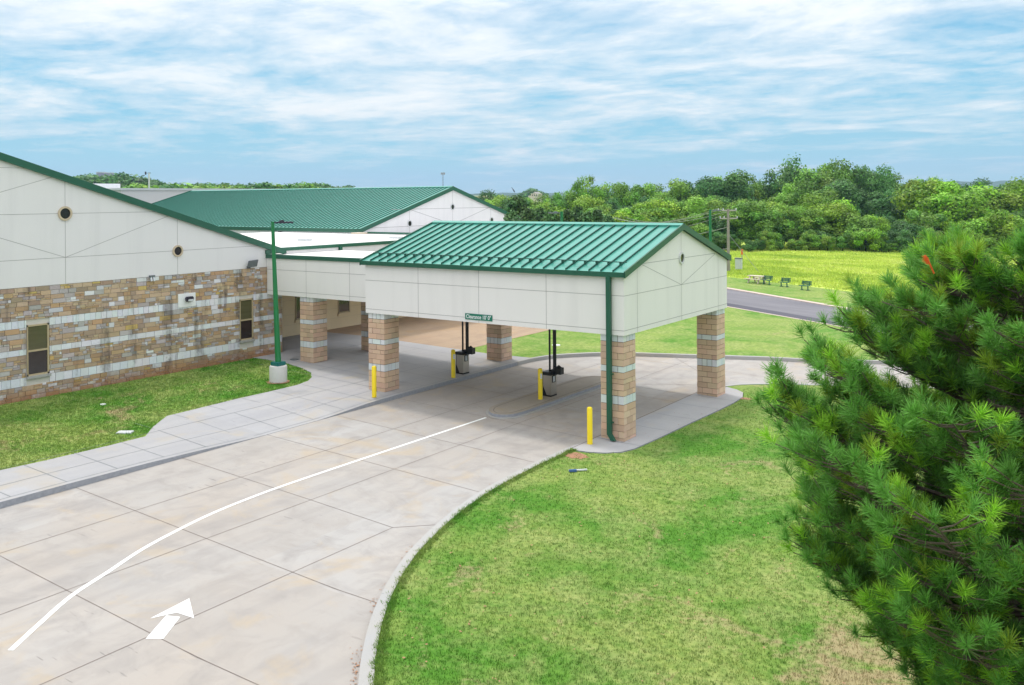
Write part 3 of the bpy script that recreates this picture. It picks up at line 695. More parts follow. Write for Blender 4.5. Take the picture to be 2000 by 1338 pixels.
for a, b in ((6.28, 7.2), (9.15, 9.98), (12.2, 13.0)):
    m = MB(); X = -21.4; c0, c1 = 1.42, 3.12
    m.box(X, X + .04, a, b, c0, c0 + .06); m.box(X, X + .04, a, b, c1 - .05, c1); m.box(X, X + .04, a, a + .04, c0, c1); m.box(X, X + .04, b - .06, b, c0, c1); m.box(X, X + .04, a, b, 2.5, 2.55)
    w_ = m.build('window', ['window_frame'], fw_); m = MB(); m.quad([(X + .02, a + .03, c0 + .03), (X + .02, b - .04, c0 + .03), (X + .02, b - .04, c1 - .03), (X + .02, a + .03, c1 - .03)]); p = m.build('pane', ['glass_dark']); p.parent = w_
    m = MB(); m.box(X, X + .07, a - .04, b + .04, c0 - .14, c0 - .01); s_ = m.build('sill', ['stucco_tan']); s_.parent = w_
for x, y in ((-24, 16.5), (-21.5, 15.5), (-27, 12)):
    m = MB(); m.box(x - .35, x + .35, y - .25, y + .25, 4.93, 5.05); m.build('roof_hatch', ['light_grey'], fw_)

XH, YE, YRr, ZRr = -31.19, 20.88, 30.0, 8.21
hall = thing('green_roof_hall', 'long hall with broad ribbed green metal roof behind the flat roofed wing', 'building', (-48, 30, .67))
HY0, HYM, HY1 = 20.88, 31.0, 38.9
HS = (8.21 - 5.28) / (HYM - HY0)
def hz(y): return 8.21 - abs(y - HYM) * HS
HY1 = HYM + (HYM - HY0)
gable_roof(hall, -64.0, XH, HY0, HY1, HYM, hz, .41, (.03, .05), name='roof')
m = MB(); m.box(-64, XH + .02, HY0 - .12, HY0 - .0, 5.02, 5.28); m.build('gutter', ['grey_metal' if False else 'trim_green'], hall)
rake(hall, XH, XH + .07, [HY0 - .1, HYM, HY1 + .1], hz, .3, .04); rake(hall, -64.1, -64.0, [HY0 - .1, HYM, HY1 + .1], hz, .3, .1)
m = MB(); m.prism([(HY0 + .3, .4), (HY1 - .3, .4), (HY1 - .3, hz(HY1) - .1), (HYM, hz(HYM) - .1), (HY0 + .3, hz(HY0) - .1)], 0, -63.9, XH - .05)
gjoints(m, [((24.0, 6.55), (37.5, 6.55)), ((21.2, 5.3), (40, 5.3)), ((25.95, 4), (25.95, hz(25.95) - .3)), ((31, 4), (31, 8)), ((36, 4), (36, hz(36) - .3)), ((26.1, 6.5), (31, 5.3)), ((31, 5.3), (36, 6.6))], XH - .05, .03)
m.build('wall', ['stucco_gable', 'stucco_joint'], hall)
for y, z_ in ((30.98, 6.65), (25.95, 5.5), (36.1, 5.5)): round_window(XH - .05, y, z_, .26, hall, 'ring_white')
m = MB(); m.box(-60, XH - .4, HY0 - .02, HY0 + .4, 3.5, 5.03)
for i in range(60):
    x = -45 + i * .23; m.box(x, x + .06, HY0 - .05, HY0 - .02, 4.1, 4.98)
m.build('metal_siding', ['wall_white'], hall)
for x in (-31.4, -39.2): m = MB(); m.box(x, x + .1, 20.5, 20.75, 4.7, 5.0); m.build('downspout', ['black_metal'], hall)
pw = thing('parapet_block', 'low white parapet block with thin green coping under the hall gable', 'building', (-27, 22, .67))
m = MB(); m.box(-30.6, XW - .3, 20.92, 39, .3, 4.6); m.box(-30.6, XW - .3, 20.92, 21.12, 4.6, 4.98); m.build('wall', ['wall_white'], pw); m = MB(); m.box(-30.6, XW - .2, 20.86, 21.16, 4.98, 5.08); m.build('coping', ['trim_green'], pw)
m = MB(); m.box(-31.25, -30.55, 20.0, 20.9, 4.3, 5.05); m.build('beige_box', ['sand_wall'], pw)
gy = thing('gym_block', 'distant pale grey gym block rising behind the green roofed hall', 'building', (-90, 40, .67))
m = MB(); m.box(-130, -68, 26, 62, .3, 8.35); m.build('wall', ['gym_wall'], gy); m = MB(); m.box(-130.1, -67.9, 25.9, 62.1, 8.35, 8.55); m.build('coping', ['light_grey'], gy)
m = MB(); m.box(-96, -77, 22, 31.5, 8.0, 9.15); m.build('roof_box', ['wall_white'], gy)

# ------------------------------------------------------------------ bollards, banking machines
labs = ['yellow bollard in front of the front left canopy column', 'yellow bollard beside the banking machine on the sidewalk', 'yellow bollard beside the banking machine on the lane island', 'yellow bollard at the downspout column, nearest the lawn']
for (x, y, zz), lb, st in zip([(-9.47, -.74, .35), (-9.3, 3.5, .34), (-4.87, 2.9, .15), (-.7, -.82, .02)], labs, (0, 1, 1, 0)):
    b = thing('bollard', lb, 'bollard', (x, y, zz), 'yellow bollards guarding the drive-through')
    m = MB(); m.tube([(x, y, zz), (x, y, zz + 1.05), (x, y, zz + 1.085), (x, y, zz + 1.1)], [.082, .082, .065, .03], 20); m.build('sleeve', ['yellow_plastic'], b, smooth=True)
    if st:
        m = MB(); n = 5
        for k in range(n):
            a0, a1 = -.95 + k * .2, -.95 + (k + 1) * .2; r = .0835
            m.quad([(x + r * math.cos(a0), y + r * math.sin(a0), zz + .74), (x + r * math.cos(a1), y + r * math.sin(a1), zz + .74), (x + r * math.cos(a1), y + r * math.sin(a1), zz + .92), (x + r * math.cos(a0), y + r * math.sin(a0), zz + .92)])
        s_ = m.build('sticker', ['white_paint'], b)
        for k, (za, zb) in enumerate(((.86, .9), (.77, .81))):
            m = MB(); r = .085; a0, a1 = -.75, -.15; m.quad([(x + r * math.cos(a), y + r * math.sin(a), zz + q) for a, q in ((a0, za), (a1, za), (a1, zb), (a0, zb))])
            m.build('sticker_print', ['blue_scrap'], b)
for (x, y, zz), lb in zip([(-9.33, 4.16, .35), (-4.74, 3.4, .15)], ['steel pneumatic teller machine on the sidewalk edge under the canopy', 'steel pneumatic teller machine on the narrow lane island']):
    t_ = thing('teller_machine', lb, 'bank machine', (x - .2, y + .2, zz), 'pneumatic teller machines under the canopy')
    w, d, h = .34, .40, .76
    m = MB(); m.box(x - w, x, y, y + d, zz, zz + .05); m.prism([(x - w - .03, zz + .0), (x - w * .55, zz + .0), (x - w - .0, zz + .36), (x - w - .03, zz + h)], 1, y - .004, y + d + .004); m.build('base', ['black_metal'], t_)
    m = MB(); m.prism([(x - w * .55, zz + .05), (x - .005, zz + .05), (x - .005, zz + h), (x - w, zz + h), (x - w, zz + .36)], 1, y, y + d); m.build('cabinet', ['steel'], t_, bevel=.008)
    m = MB(); m.box(x - w - .04, x + .02, y - .03, y + d + .02, zz + h, zz + h + .12); m.build('hood', ['black_metal'], t_, bevel=.015)
    m = MB(); m.box(x + .0, x + .3, y + .18, y + .42, zz + h + .03, zz + h + .27); m.prism([(x + .02, zz + h + .27), (x + .28, zz + h + .27), (x + .15, zz + h + .36)], 1, y + .3, y + .33); m.box(x - .1, x + .06, y + .15, y + .35, zz + h - .02, zz + h + .2); m.build('carrier_drawer', ['black_metal'], t_, bevel=.01)
    m = MB(); 
    X = x + .006
    for a, b, c0, c1 in ((y + .1, y + .30, zz + .50, zz + .52), (y + .1, y + .30, zz + .72, zz + .74), (y + .1, y + .12, zz + .5, zz + .74), (y + .28, y + .3, zz + .5, zz + .74)): m.box(x - .01, X + .012, a, b, c0, c1)
    m.build('screen_frame', ['black_metal'], t_); m = MB(); m.box(x - .01, X, y + .12, y + .28, zz + .52, zz + .72); m.build('screen', ['light_grey'], t_)
    top = 3.18; m = MB(); m.tube([(x - .02, y + .30, zz + h + .1), (x - .02, y + .30, top)], .066, 16); m.build('carrier_tube', ['black_metal'], t_, smooth=True)
    m = MB(); m.tube([(x - .18, y + .22, zz + h + .1), (x - .18, y + .22, top - .12), (x - .17, y + .225, top - .06), (x - .13, y + .24, top - .03), (x - .05, y + .28, top - .03)], .036, 12); m.build('air_tube', ['black_metal'], t_, smooth=True)

# ------------------------------------------------------------------ lamps
lx, ly = -13.85, -1.28
def lamp_head(m, x, y, z, d, L=.8):
    dx, dy = d; R = Matrix.Translation((x, y, z)) @ Matrix.Rotation(math.atan2(dy, dx), 4, 'Z')
    m.box(.05, .28, -.03, .03, -.03, .03, mat=R); m.box(.2, L, -.13, .13, -.03, .035, mat=R); m.box(.25, .42, -.06, .06, .035, .09, mat=R)
lp = thing('street_lamp', 'tall green tapered lamp post on a round concrete base by the stone wall', 'lamp', (lx, ly, .5))
zt0 = 1.12
m = MB(); m.tube([(lx, ly, .2), (lx, ly, 1.08), (lx, ly, 1.12)], [.325, .325, .30], 32); m.build('concrete_base', ['base_white'], lp, smooth=True)
m = MB(); m.box(lx - .2, lx + .2, ly - .2, ly + .2, 1.12, 1.26); m.build('base_cover', ['cap_green'], lp, bevel=.015)
top = np.array([lx, ly, 0]) - RT * .17; m = MB(); m.tube([(lx, ly, 1.2), (top[0], top[1], 6.5)], [.115, .062], 12); m.build('pole', ['pole_green'], lp, smooth=True)
m = MB(); lamp_head(m, top[0], top[1], 6.46, (RT[0] + FW[0] * .5, RT[1] + FW[1] * .5), .75); m.build('lamp_head', ['dark_lamp'], lp)
m = MB(); n = 18; m.quad([(lx + random.uniform(.36, .5) * math.cos(6.283 * k / n), ly + random.uniform(.36, .5) * math.sin(6.283 * k / n), g(lx) + .002) for k in range(n)]); struct(m.build('bare_soil_ring', ['dirt_red']))
for (px, py, D_), s, lb in (((1097, 413, 50), -1, 'green lamp post with head pointing left, seen over the canopy ridge'), ((1387, 409, 60), 1, 'green lamp post with head pointing right, beside the wooden utility pole')):
    P = at(px, py, D_); o = thing('street_lamp', lb, 'lamp', (P[0], P[1], g(P[0])), 'green lamp posts'); m = MB(); m.tube([(P[0], P[1], g(P[0])), (P[0], P[1], P[2])], [.13, .08], 10); m.build('pole', ['pole_green'], o, smooth=True)
    m = MB(); lamp_head(m, P[0], P[1], P[2] - .08, (RT[0] * s, RT[1] * s), .75); m.build('lamp_head', ['grey_metal'], o)

# ------------------------------------------------------------------ utility poles and wires
def upole(P, zb, lb, arms, s=1.0):
    o = thing('utility_pole', lb, 'utility pole', (P[0], P[1], zb)); m = MB(); m.tube([(P[0], P[1], zb), (P[0], P[1], P[2])], [.16, .11], 8); m.build('pole', ['bark_light'], o, smooth=True)
    tips = []
    for dz, L, R_ in arms:
        a = np.array(P) - RT * L; b = np.array(P) + RT * R_; a[2] = b[2] = P[2] - dz
        m = MB(); m.tube([tuple(a), tuple(b)], .065, 6); m.build('crossarm', ['wood_grey'], o)
        for q in (a, (a + P) / 2, b):
            qq = np.array([q[0], q[1], P[2] - dz]); m = MB(); m.tube([tuple(qq), tuple(qq + [0, 0, .2])], .045, 6); tips.append(qq + [0, 0, .2]); m.build('insulator', ['insulator'], o)
    return o, tips
P1 = at(1422, 408, 80); _, t1 = upole(P1, .6, 'weathered wooden utility pole with two crossarms at the meadow edge', [(.15, .85, .7), (.85, .7, .8)])
P2 = at(1201, 423, 112); _, t2 = upole(P2, .6, 'smaller distant utility pole in front of the woods', [(.2, .8, .8)])
for k, (a, b) in enumerate(((t1[0], t2[0]), (t1[1], t2[1]), (t1[2], t2[2]), (t1[3], t2[1] - [0, 0, 1]), (np.array([P1[0], P1[1], 4.6]), np.array([P2[0], P2[1], 3.5])), (np.array([P1[0], P1[1], 2.7]), np.array([P2[0], P2[1], 2.0])))):
    m = MB(); pts = [tuple(a + (b - a) * s - np.array([0, 0, 1.0]) * 1.0 * 4 * s * (1 - s)) for s in np.linspace(0, 1, 13)]; m.tube(pts, .022 if k < 4 else .03, 5)
    tag(m.build('power_line', ['wire']), ['topmost', 'second', 'third', 'fourth', 'fifth', 'lowest'][k] + ' sagging cable strung between the two utility poles', 'cable', 'cables between the utility poles')
m = MB(); e = np.array(P1) + RT * 2.0; m.tube([(P1[0], P1[1], 4.0), (e[0] + 1, e[1] - .5, .5)], .02, 5); tag(m.build('guy_wire', ['wire']), 'thin guy wire bracing the near utility pole', 'cable')
ub = at(1443, 541, 82); ub[2] = g(ub[0])
o = thing('utility_pedestal', 'small pale green utility cabinet at the meadow edge', 'utility box', tuple(ub)); m = MB(); m.box(ub[0] - .28, ub[0] + .28, ub[1] - .2, ub[1] + .2, ub[2], ub[2] + 1.0); m.build('cabinet', ['light_grey'], o, bevel=.03); m = MB(); m.box(ub[0] - .31, ub[0] + .31, ub[1] - .23, ub[1] + .23, ub[2] + 1.0, ub[2] + 1.08); m.build('lid', ['grey_metal'], o)
ub = at(1449.5, 541, 83); ub[2] = g(ub[0])
o = thing('marker_post', 'thin marker post with orange top beside the utility cabinet', 'marker', tuple(ub)); m = MB(); m.tube([tuple(ub), (ub[0], ub[1], ub[2] + 1.55)], .04, 6); m.build('post', ['wood_grey'], o); m = MB(); m.tube([(ub[0], ub[1], ub[2] + 1.3), (ub[0], ub[1], ub[2] + 1.8)], .09, 8); m.build('marker_top', ['orange_plastic'], o)

# picnic table and benches
def oriented(P, ang): return Matrix.Translation((P[0], P[1], g(P[0]))) @ Matrix.Rotation(ang, 4, 'Z') @ Matrix.Scale(.74, 4)
P = (-12.25, 45.5); ang = -.25
o = thing('picnic_table', 'cream concrete picnic table with attached benches near the meadow', 'picnic table', (P[0], P[1], g(P[0]))); R = oriented(P, ang)
m = MB(); m.box(-.95, .95, -.4, .4, .7, .78, mat=R); m.build('table_top', ['picnic_concrete'], o, bevel=.02)
for s in (-1, 1): m = MB(); m.box(-.95, .95, s * .82 - .15, s * .82 + .15, .42, .49, mat=R); m.build('bench_seat', ['picnic_concrete'], o)
for s in (-1, 1):
    m = MB()
    m.prism([(-.75, 0), (-.6, 0), (-.2, .7), (-.35, .7)], 0, s * .6 - .06, s * .6 + .06); m.prism([(.75, 0), (.6, 0), (.2, .7), (.35, .7)], 0, s * .6 - .06, s * .6 + .06); m.box(s * .6 - .06, s * .6 + .06, -.9, .9, .34, .42)
    m.v = [tuple(R @ Vector(v)) for v in m.v]; m.build('leg', ['picnic_concrete'], o)
bl = ['dark green slatted park bench right beside the picnic table', 'middle of the three dark green slatted park benches', 'dark green slatted park bench farthest from the picnic table']
for P, lb in zip([(-11.3, 45.05), (-9.75, 44.55), (-7.85, 43.5)], bl):
    o = thing('park_bench', lb, 'bench', (P[0], P[1], g(P[0])), 'green benches by the meadow'); R = oriented(P, -.25)
    m = MB()
    for k in range(4): m.box(-.55, .55, -.28 + k * .14, -.17 + k * .14, .43, .47, mat=R)
    m.build('seat', ['bench_green'], o); m = MB()
    for k in range(3): m.box(-.55, .55, .30 + k * .03, .34 + k * .03, .53 + k * .13, .63 + k * .13, mat=R)
    m.build('backrest', ['bench_green'], o)
    for s in (-1, 1):
        m = MB(); m.box(s * .34 - .04, s * .34 + .04, -.04, .04, 0, .43, mat=R); m.box(s * .34 - .04, s * .34 + .04, -.22, .24, 0, .05, mat=R); m.box(s * .34 - .03, s * .34 + .03, .25, .30, .4, .85, mat=R); m.build('leg', ['bench_green'], o)

# small things on the lawns
def disc(name, x, y, r, mat, lb, cat, ry=None):
    m = MB(); n = 20; zz = g(x); m.tube([(x, y, zz - .05), (x, y, zz + .012)], r, n); return tag(m.build(name, [mat]), lb, cat)
disc('cleanout_cover', -9.95, 12.06, .2, 'white_paint', 'white round cover set in the grass behind the canopy', 'cover')
disc('drain_cover', -16.5, 1.85, .18, 'grey_metal', 'dark round drain cover in the paving beside the first walkway pillar', 'cover')
disc('valve_cover', -15.6, -7.2, .09, 'white_paint', 'small white cap lying in the lawn by the stone wall', 'cover')
m = MB(); R = Matrix.Translation((-12.1, -8.6, g(-12.1))) @ Matrix.Rotation(.6, 4, 'Z'); m.box(-.22, .22, -.14, .14, -.05, .02, mat=R); tag(m.build('meter_cover', ['light_grey'], bevel=.01), 'pale rectangular meter cover at the corner of the side lawn', 'cover')
o = thing('discarded_scraps', 'blue and silver scrap pieces lying on the front lawn', 'litter', (.3, -3.2, 0)); R = Matrix.Translation((.3, -3.2, 0)) @ Matrix.Rotation(.75, 4, 'Z')
m = MB(); m.box(-.25, .25, -.03, .03, 0, .03, mat=R); m.build('silver_strip', ['light_grey'], o); m = MB(); m.box(-.25, -.05, -.09, -.02, 0, .05, mat=R); m.build('blue_piece', ['blue_scrap'], o)

# ------------------------------------------------------------------ far things
P = at(865, 337, 1500); o = thing('radio_tower', 'far slender lattice tower above the hall roof ridge', 'tower', (P[0], P[1], 0)); m = MB()
for dx in (-1.3, 1.3): m.tube([(P[0] + dx, P[1], 0), (P[0] + dx * .6, P[1], P[2])], .28, 5)
for k in range(12): zz = P[2] * k / 12; m.box(P[0] - 1.3, P[0] + 1.3, P[1] - .15, P[1] + .15, zz, zz + .3)
m.build('mast', ['grey_metal'], o); m = MB(); m.box(P[0] - 3, P[0] + 3, P[1] - 2, P[1] + 2, P[2] - 3.4, P[2]); m.build('antenna_platform', ['wood_grey'], o)
o = None
P = at(291, 338, 165); o = thing('sports_light_mast', 'tall field light mast rising left of the green hall roof', 'light mast', (P[0], P[1], .7)); m = MB(); m.tube([(P[0], P[1], .7), (P[0], P[1], P[2])], [.2, .14], 8); m.build('pole', ['light_grey'], o)
m = MB(); a = np.array(P); b = a - RT * .62; m.tube([tuple(a), tuple(b)], .04, 5); m.tube([tuple(a - RT * .15), tuple(a + RT * .3)], .07, 6); m.tube([tuple(b - [0, 0, .3]), tuple(b + [0, 0, .25])], .15, 6); m.build('lamp_bracket', ['dark_lamp'], o)
for (x0, x1, yt), lb in (((188, 198, 337.5), 'purple grey tower block on the far left skyline, left of a twin'), ((203, 213, 338.5), 'purple grey tower block half hidden by trees on the far left skyline')):
    A = at(x0, yt, 900); B = at(x1, yt, 900); o = thing('tower_block', lb, 'building', (A[0], A[1], 0), 'tower blocks on the skyline'); m = MB(); m.box(A[0], B[0], A[1], A[1] + 8, 0, A[2]); m.build('wall', ['hospital'], o); m = MB(); m.box(A[0] - .2, B[0] + .2, A[1] - .2, A[1] + 8.2, A[2], A[2] + .9); m.build('roof', ['light_grey'], o)
A = at(1037, 378, 560); B = at(1054, 378, 560); o = thing('hill_house', 'sand coloured house on the distant wooded hill', 'house', (A[0], A[1], 0)); m = MB(); m.box(A[0], B[0], A[1], A[1] + 6, 4, A[2]); m.box(A[0] - 2, A[0], A[1], A[1] + 6, 4, A[2] - 1.3); m.build('wall', ['sand_wall'], o); m = MB(); m.prism([(A[0] + 1.5, A[2]), (B[0] - 1, A[2]), ((A[0] + B[0]) / 2, A[2] + 1)], 1, A[1], A[1] + 6); m.build('roof', ['wood_grey'], o)
for k in range(3): m = MB(); x = A[0] + .7 + k * 1.5; m.box(x, x + .6, A[1] - .04, A[1], A[2] - 1.5, A[2] - .6); m.build('window', ['glass_dark'], o)
A = at(927, 383.5, 400); B = at(949, 384, 400); o = thing('distant_shed', 'low pink walled building among the trees right of the hall gable', 'building', (A[0], A[1], 0)); m = MB(); m.box(A[0], B[0], A[1], A[1] + 8, 0, A[2]); m.build('wall', ['pink_concrete'], o); m = MB(); m.box(A[0] - .2, B[0] + .2, A[1] - .2, A[1] + 8.2, A[2], A[2] + .35); m.build('roof', ['light_grey'], o)
P = at(1002, 371, 90); m = MB()
for s in (-1, 1): m.quad([tuple(P), tuple(P + RT * .08 * s + UP * .22 * -s), tuple(P + RT * .2 * s - UP * .25 * s), tuple(P + RT * .12 - UP * .03)])
m.tube([tuple(P - RT * .06 + UP * .03), tuple(P + RT * .06 - UP * .03)], [.03, .02], 6)
tag(m.build('bird', ['dark_lamp']), 'small dark bird flying above the pines', 'bird')

# ------------------------------------------------------------------ foliage
def blob_crown(seed, n_blob, n_leaf, size, shape='round', shell=.55):
    r = np.random.default_rng(seed); C = []; 
    for k in range(n_blob):
        for _ in range(50):
            p = r.uniform(-1, 1, 3)
            if np.linalg.norm(p) < 1: break
        if shape == 'round': p = p / max(np.linalg.norm(p), .01) * r.uniform(.45, 1); c = p * np.array([.36, .36, .37]) + [0, 0, .55]; rad = r.uniform(.09, .17)
        elif shape == 'tall': p = p / max(np.linalg.norm(p), .01) * r.uniform(.45, 1); c = p * np.array([.27, .27, .42]) + [0, 0, .53]; rad = r.uniform(.10, .17)
        elif shape == 'bush': p = p / max(np.linalg.norm(p), .01) * r.uniform(.45, 1); c = p * np.array([.42, .42, .38]) + [0, 0, .47]; rad = r.uniform(.10, .18); c[2] = max(c[2], .12)
        elif shape == 'open': c = p * np.array([.4, .4, .34]) + [0, 0, .62]; rad = r.uniform(.07, .14)
        else: zz = r.uniform(.08, .97); rr = (1 - zz) * .36 + .03; a = r.uniform(0, 6.28); q = r.uniform(.3, 1); c = np.array([math.cos(a) * rr * q, math.sin(a) * rr * q, zz]); rad = .05 + .07 * (1 - zz)
        C.append((c, rad))
    per = n_leaf // n_blob; V = []; CL = []
    for c, rad in C:
        d = r.normal(size=(per, 3)); d /= np.linalg.norm(d, axis=1)[:, None]; d[:, 2] = np.where(r.random(per) < .35, np.abs(d[:, 2]), d[:, 2])
        rr = rad * (shell + (1 - shell) * r.random(per) ** .5) * (1 + .25 * np.sin(d[:, 0] * 7 + seed) * np.cos(d[:, 1] * 8))
        p = c + d * rr[:, None] * [1.1, 1.1, .9] + r.normal(scale=.012, size=(per, 3))
        nrm = d + r.normal(scale=.55, size=(per, 3)) + [0, 0, .35]; nrm /= np.linalg.norm(nrm, axis=1)[:, None]
        t = np.cross(nrm, r.normal(size=(per, 3))); t /= np.linalg.norm(t, axis=1)[:, None]; b = np.cross(nrm, t)
        s = size * r.uniform(.6, 1.3, per)[:, None]; tint = r.uniform(.6, 1.35)
        q = np.stack([p - t * s * .5 - b * s * .25, p + t * s * .45 - b * s * .3, p + t * s * .55 + b * s * .3, p - t * s * .35 + b * s * .35], 1); V.append(q.reshape(-1, 3))
        k = (tint * r.uniform(.6, 1.45, per))[:, None] * np.array([1.0, 1, 1]); k[:, 0] *= r.uniform(.85, 1.25); CL.append(k)
    return fast('crown', np.concatenate(V), 4, ['leaf_mid'], np.concatenate(CL)), C
def trunk_mesh(C, seed, hb=.6):
    r = random.Random(seed); m = MB(); m.tube([(0, 0, -.02), (.01, .01, .25), (.0, .02, hb)], [.028, .02, .010], 7)
    for c, rad in C[:7]:
        z0 = r.uniform(.18, .45); m.tube([(0, 0, z0), (c[0] * .45, c[1] * .45, z0 + (c[2] - z0) * .5), (c[0], c[1], c[2])], [.011, .007, .003], 5)
    me = bpy.data.meshes.new('trunk'); me.from_pydata(m.v, [], m.f); me.materials.append(MAT['bark']); return me
VAR = {}
def variants(key, args, n):
    VAR[key] = []
    for i in range(n):
        me, C = blob_crown(100 * len(VAR) + i, *args); me.materials.clear(); me.materials.append(None); VAR[key].append((me, trunk_mesh(C, i)))
variants('round', (30, 13000, .028, 'round'), 5); variants('tall', (26, 10000, .028, 'tall'), 3); variants('bush', (24, 10000, .034, 'bush'), 3); variants('open', (34, 5500, .028, 'open', .2), 2); variants('conifer', (60, 7200, .035, 'conifer', .2), 3)
variants('far', (24, 2400, .06, 'round'), 3)
TC = 0
def tree(px, ytop, D_, kind, mat, label, group, wide=1.0, ground=None, name='tree', bark=None):
    global TC
    T = at(px, ytop, D_); zb = g(T[0]) if ground is None else ground; h = T[2] - zb
    me, tr = VAR[kind][TC % len(VAR[kind])]; TC += 1
    o = thing(name, label, 'tree', (T[0], T[1], zb), group); s = h / (.94 if kind != 'conifer' else 1.02)
    rot = random.uniform(0, 6.28); w = s * wide * random.uniform(.92, 1.12)
    for nm, mesh, mt in (('crown', me, mat), ('trunk', tr, bark or 'bark')):
        c = bpy.data.objects.new(nm, mesh); COL.objects.link(c); c.parent = o; c.rotation_euler = (0, 0, rot); c.scale = (w, w, s)
        c.material_slots[0].link = 'OBJECT'; c.material_slots[0].material = MAT[mat]
    return o
def interp(px, pts): return float(np.interp(px, [p[0] for p in pts], [p[1] for p in pts]))
sky = [(1060, 392), (1085, 378), (1100, 372), (1130, 366), (1160, 362), (1200, 364), (1260, 360), (1300, 358), (1350, 356), (1400, 345), (1430, 341), (1470, 350), (1500, 372), (1525, 350), (1560, 330), (1620, 322), (1660, 335), (1700, 334), (1750, 346), (1800, 350), (1840, 352), (1930, 355), (2100, 350)]
GB = 'broadleaf trees of the wood behind the meadow'
rr = random.Random(5)
px = 1066
while px < 2080:                                        # back row: the skyline
    y = interp(px, sky) + rr.uniform(-5, 7); tree(px, y, rr.uniform(150, 165), rr.choice(['round', 'round', 'tall']), rr.choice(['leaf_mid', 'leaf_dark', 'leaf_mid']), 'green broadleaf tree in the rear skyline row of the wood', 'trees in the rear row of the wood', rr.uniform(.8, 1.0)); px += rr.uniform(26, 38)
px = 1045
while px < 2080:                                        # middle rows
    y = interp(px, sky) + rr.uniform(22, 44); tree(px, y, rr.uniform(128, 142), rr.choice(['round', 'tall', 'round']), rr.choice(['leaf_mid', 'leaf_dark', 'leaf_dark', 'leaf_mid', 'leaf_bright' if px > 1750 else 'leaf_mid']), 'green broadleaf tree in the middle rows of the wood', 'trees in the middle rows of the wood', rr.uniform(.9, 1.15)); px += rr.uniform(30, 42)
px = 985
while px < 2070:                                        # front rows
    y = rr.uniform(400, 432) if px > 1430 else rr.uniform(398, 420); tree(px, y, rr.uniform(112, 119), rr.choice(['bush', 'round', 'bush']), rr.choice(['leaf_mid', 'leaf_mid', 'leaf_dark', 'leaf_bright' if rr.random() < .5 else 'leaf_mid']), 'green leafy tree in the front row of the wood at the meadow edge', 'trees in the front row of the wood', rr.uniform(1.0, 1.3)); px += rr.uniform(26, 40)
px = 1410
while px < 2070:
    y = rr.uniform(440, 472); tree(px, y, rr.uniform(107, 111), 'bush', rr.choice(['leaf_dark', 'leaf_mid', 'leaf_mid']), 'low leafy bush at the foot of the wood along the meadow', 'bushes at the foot of the wood', rr.uniform(.9, 1.5), name='bush'); px += rr.uniform(14, 34)
for a in [(1147, 351, 128, 'open', 'leaf_mid', 'airy tree poking above the skyline left of the canopy peak', .55), (1550, 317, 150, 'open', 'leaf_dark', 'tallest open-crowned tree on the wood skyline', .85), (1610, 321, 146, 'round', 'leaf_mid', 'tall full tree right of the tallest open-crowned one', .9), (1437, 337, 146, 'round', 'leaf_dark', 'dark rounded tree top behind the canopy right slope', .9),
          (1700, 328, 144, 'round', 'leaf_dark', 'dark tree with pointed top in the middle of the right skyline', .8), (1808, 343, 126, 'tall', 'leaf_bright', 'tall yellow green tree standing out on the right skyline', 1.0), (1690, 440, 108, 'bush', 'leaf_bright', 'small bright yellow green tree at the meadow edge', 1.3), (1615, 385, 116, 'round', 'leaf_bright', 'broad light green tree at the front of the wood', 1.25),
          (1285, 392, 116, 'round', 'leaf_bright', 'broad bright green tree behind the canopy ridge', 1.3), (1370, 386, 118, 'round', 'leaf_mid', 'pale green spreading tree behind the right lamp post', 1.2), (1235, 405, 112, 'bush', 'leaf_bright', 'yellow green bush behind the canopy ridge centre', 1.2), (1880, 357, 122, 'round', 'leaf_bright', 'broad yellowish tree above the foreground pine', 1.3), (1960, 355, 125, 'round', 'leaf_bright', 'yellow green tree at the right edge behind the pine', 1.3),
          (1150, 385, 120, 'round', 'leaf_mid', 'light green tree right of the left-pointing lamp', 1.1), (1075, 402, 95, 'bush', 'leaf_bright', 'bright yellow green bush left of the left-pointing lamp', 1.2), (1465, 395, 113, 'round', 'leaf_mid', 'light green tree right of the utility pole', 1.2)]:
    tree(a[0], a[1], a[2], a[3], a[4], a[5], None, a[6])
for px_, yt, D_, k in [(945, 392, 150, 'leaf_mid'), (965, 376, 175, 'leaf_dark'), (985, 384, 160, 'leaf_mid'), (935, 398, 120, 'leaf_bright'), (1005, 388, 150, 'leaf_dark'), (1030, 388, 170, 'leaf_mid'), (1058, 384, 170, 'leaf_mid')]:
    tree(px_, yt, D_, 'round', k, 'broadleaf tree between the hall gable and the dark pines', 'trees right of the hall gable', 1.1)
PN = [(1012, 378, 78, .9), (998, 412, 62, .8), (1032, 405, 66, .8), (1052, 402, 70, .6), (1078, 410, 64, .7), (1107, 408, 66, .7), (1128, 398, 70, .6), (1145, 412, 64, .7), (1165, 408, 68, .7), (1015, 422, 58, .9), (1187, 420, 66, .7)]
for k, (a, b, c, w) in enumerate(PN):
    tree(a, b, c, 'conifer', 'leaf_conifer', ['tallest dark pine right of the hall gable', 'dark green pine in the row behind the canopy ridge'][min(k, 1)], None if k == 0 else 'dark pines behind the canopy ridge', w * 1.1, name='pine_tree')
skyL = [(60, 352), (150, 346), (215, 338), (240, 345), (262, 343), (300, 352), (345, 361), (400, 360), (430, 357), (480, 359), (500, 357), (560, 361), (640, 360), (720, 366), (860, 372)]
px = 120
while px < 700:
    tree(px, interp(px, skyL) + rr.uniform(-2, 4), rr.uniform(300, 380), 'far', rr.choice(['leaf_far', 'leaf_dark']), 'distant tree on the left skyline beyond the gym block', 'distant trees on the left skyline', rr.uniform(1.0, 1.4)); px += rr.uniform(8, 13)
px = 190
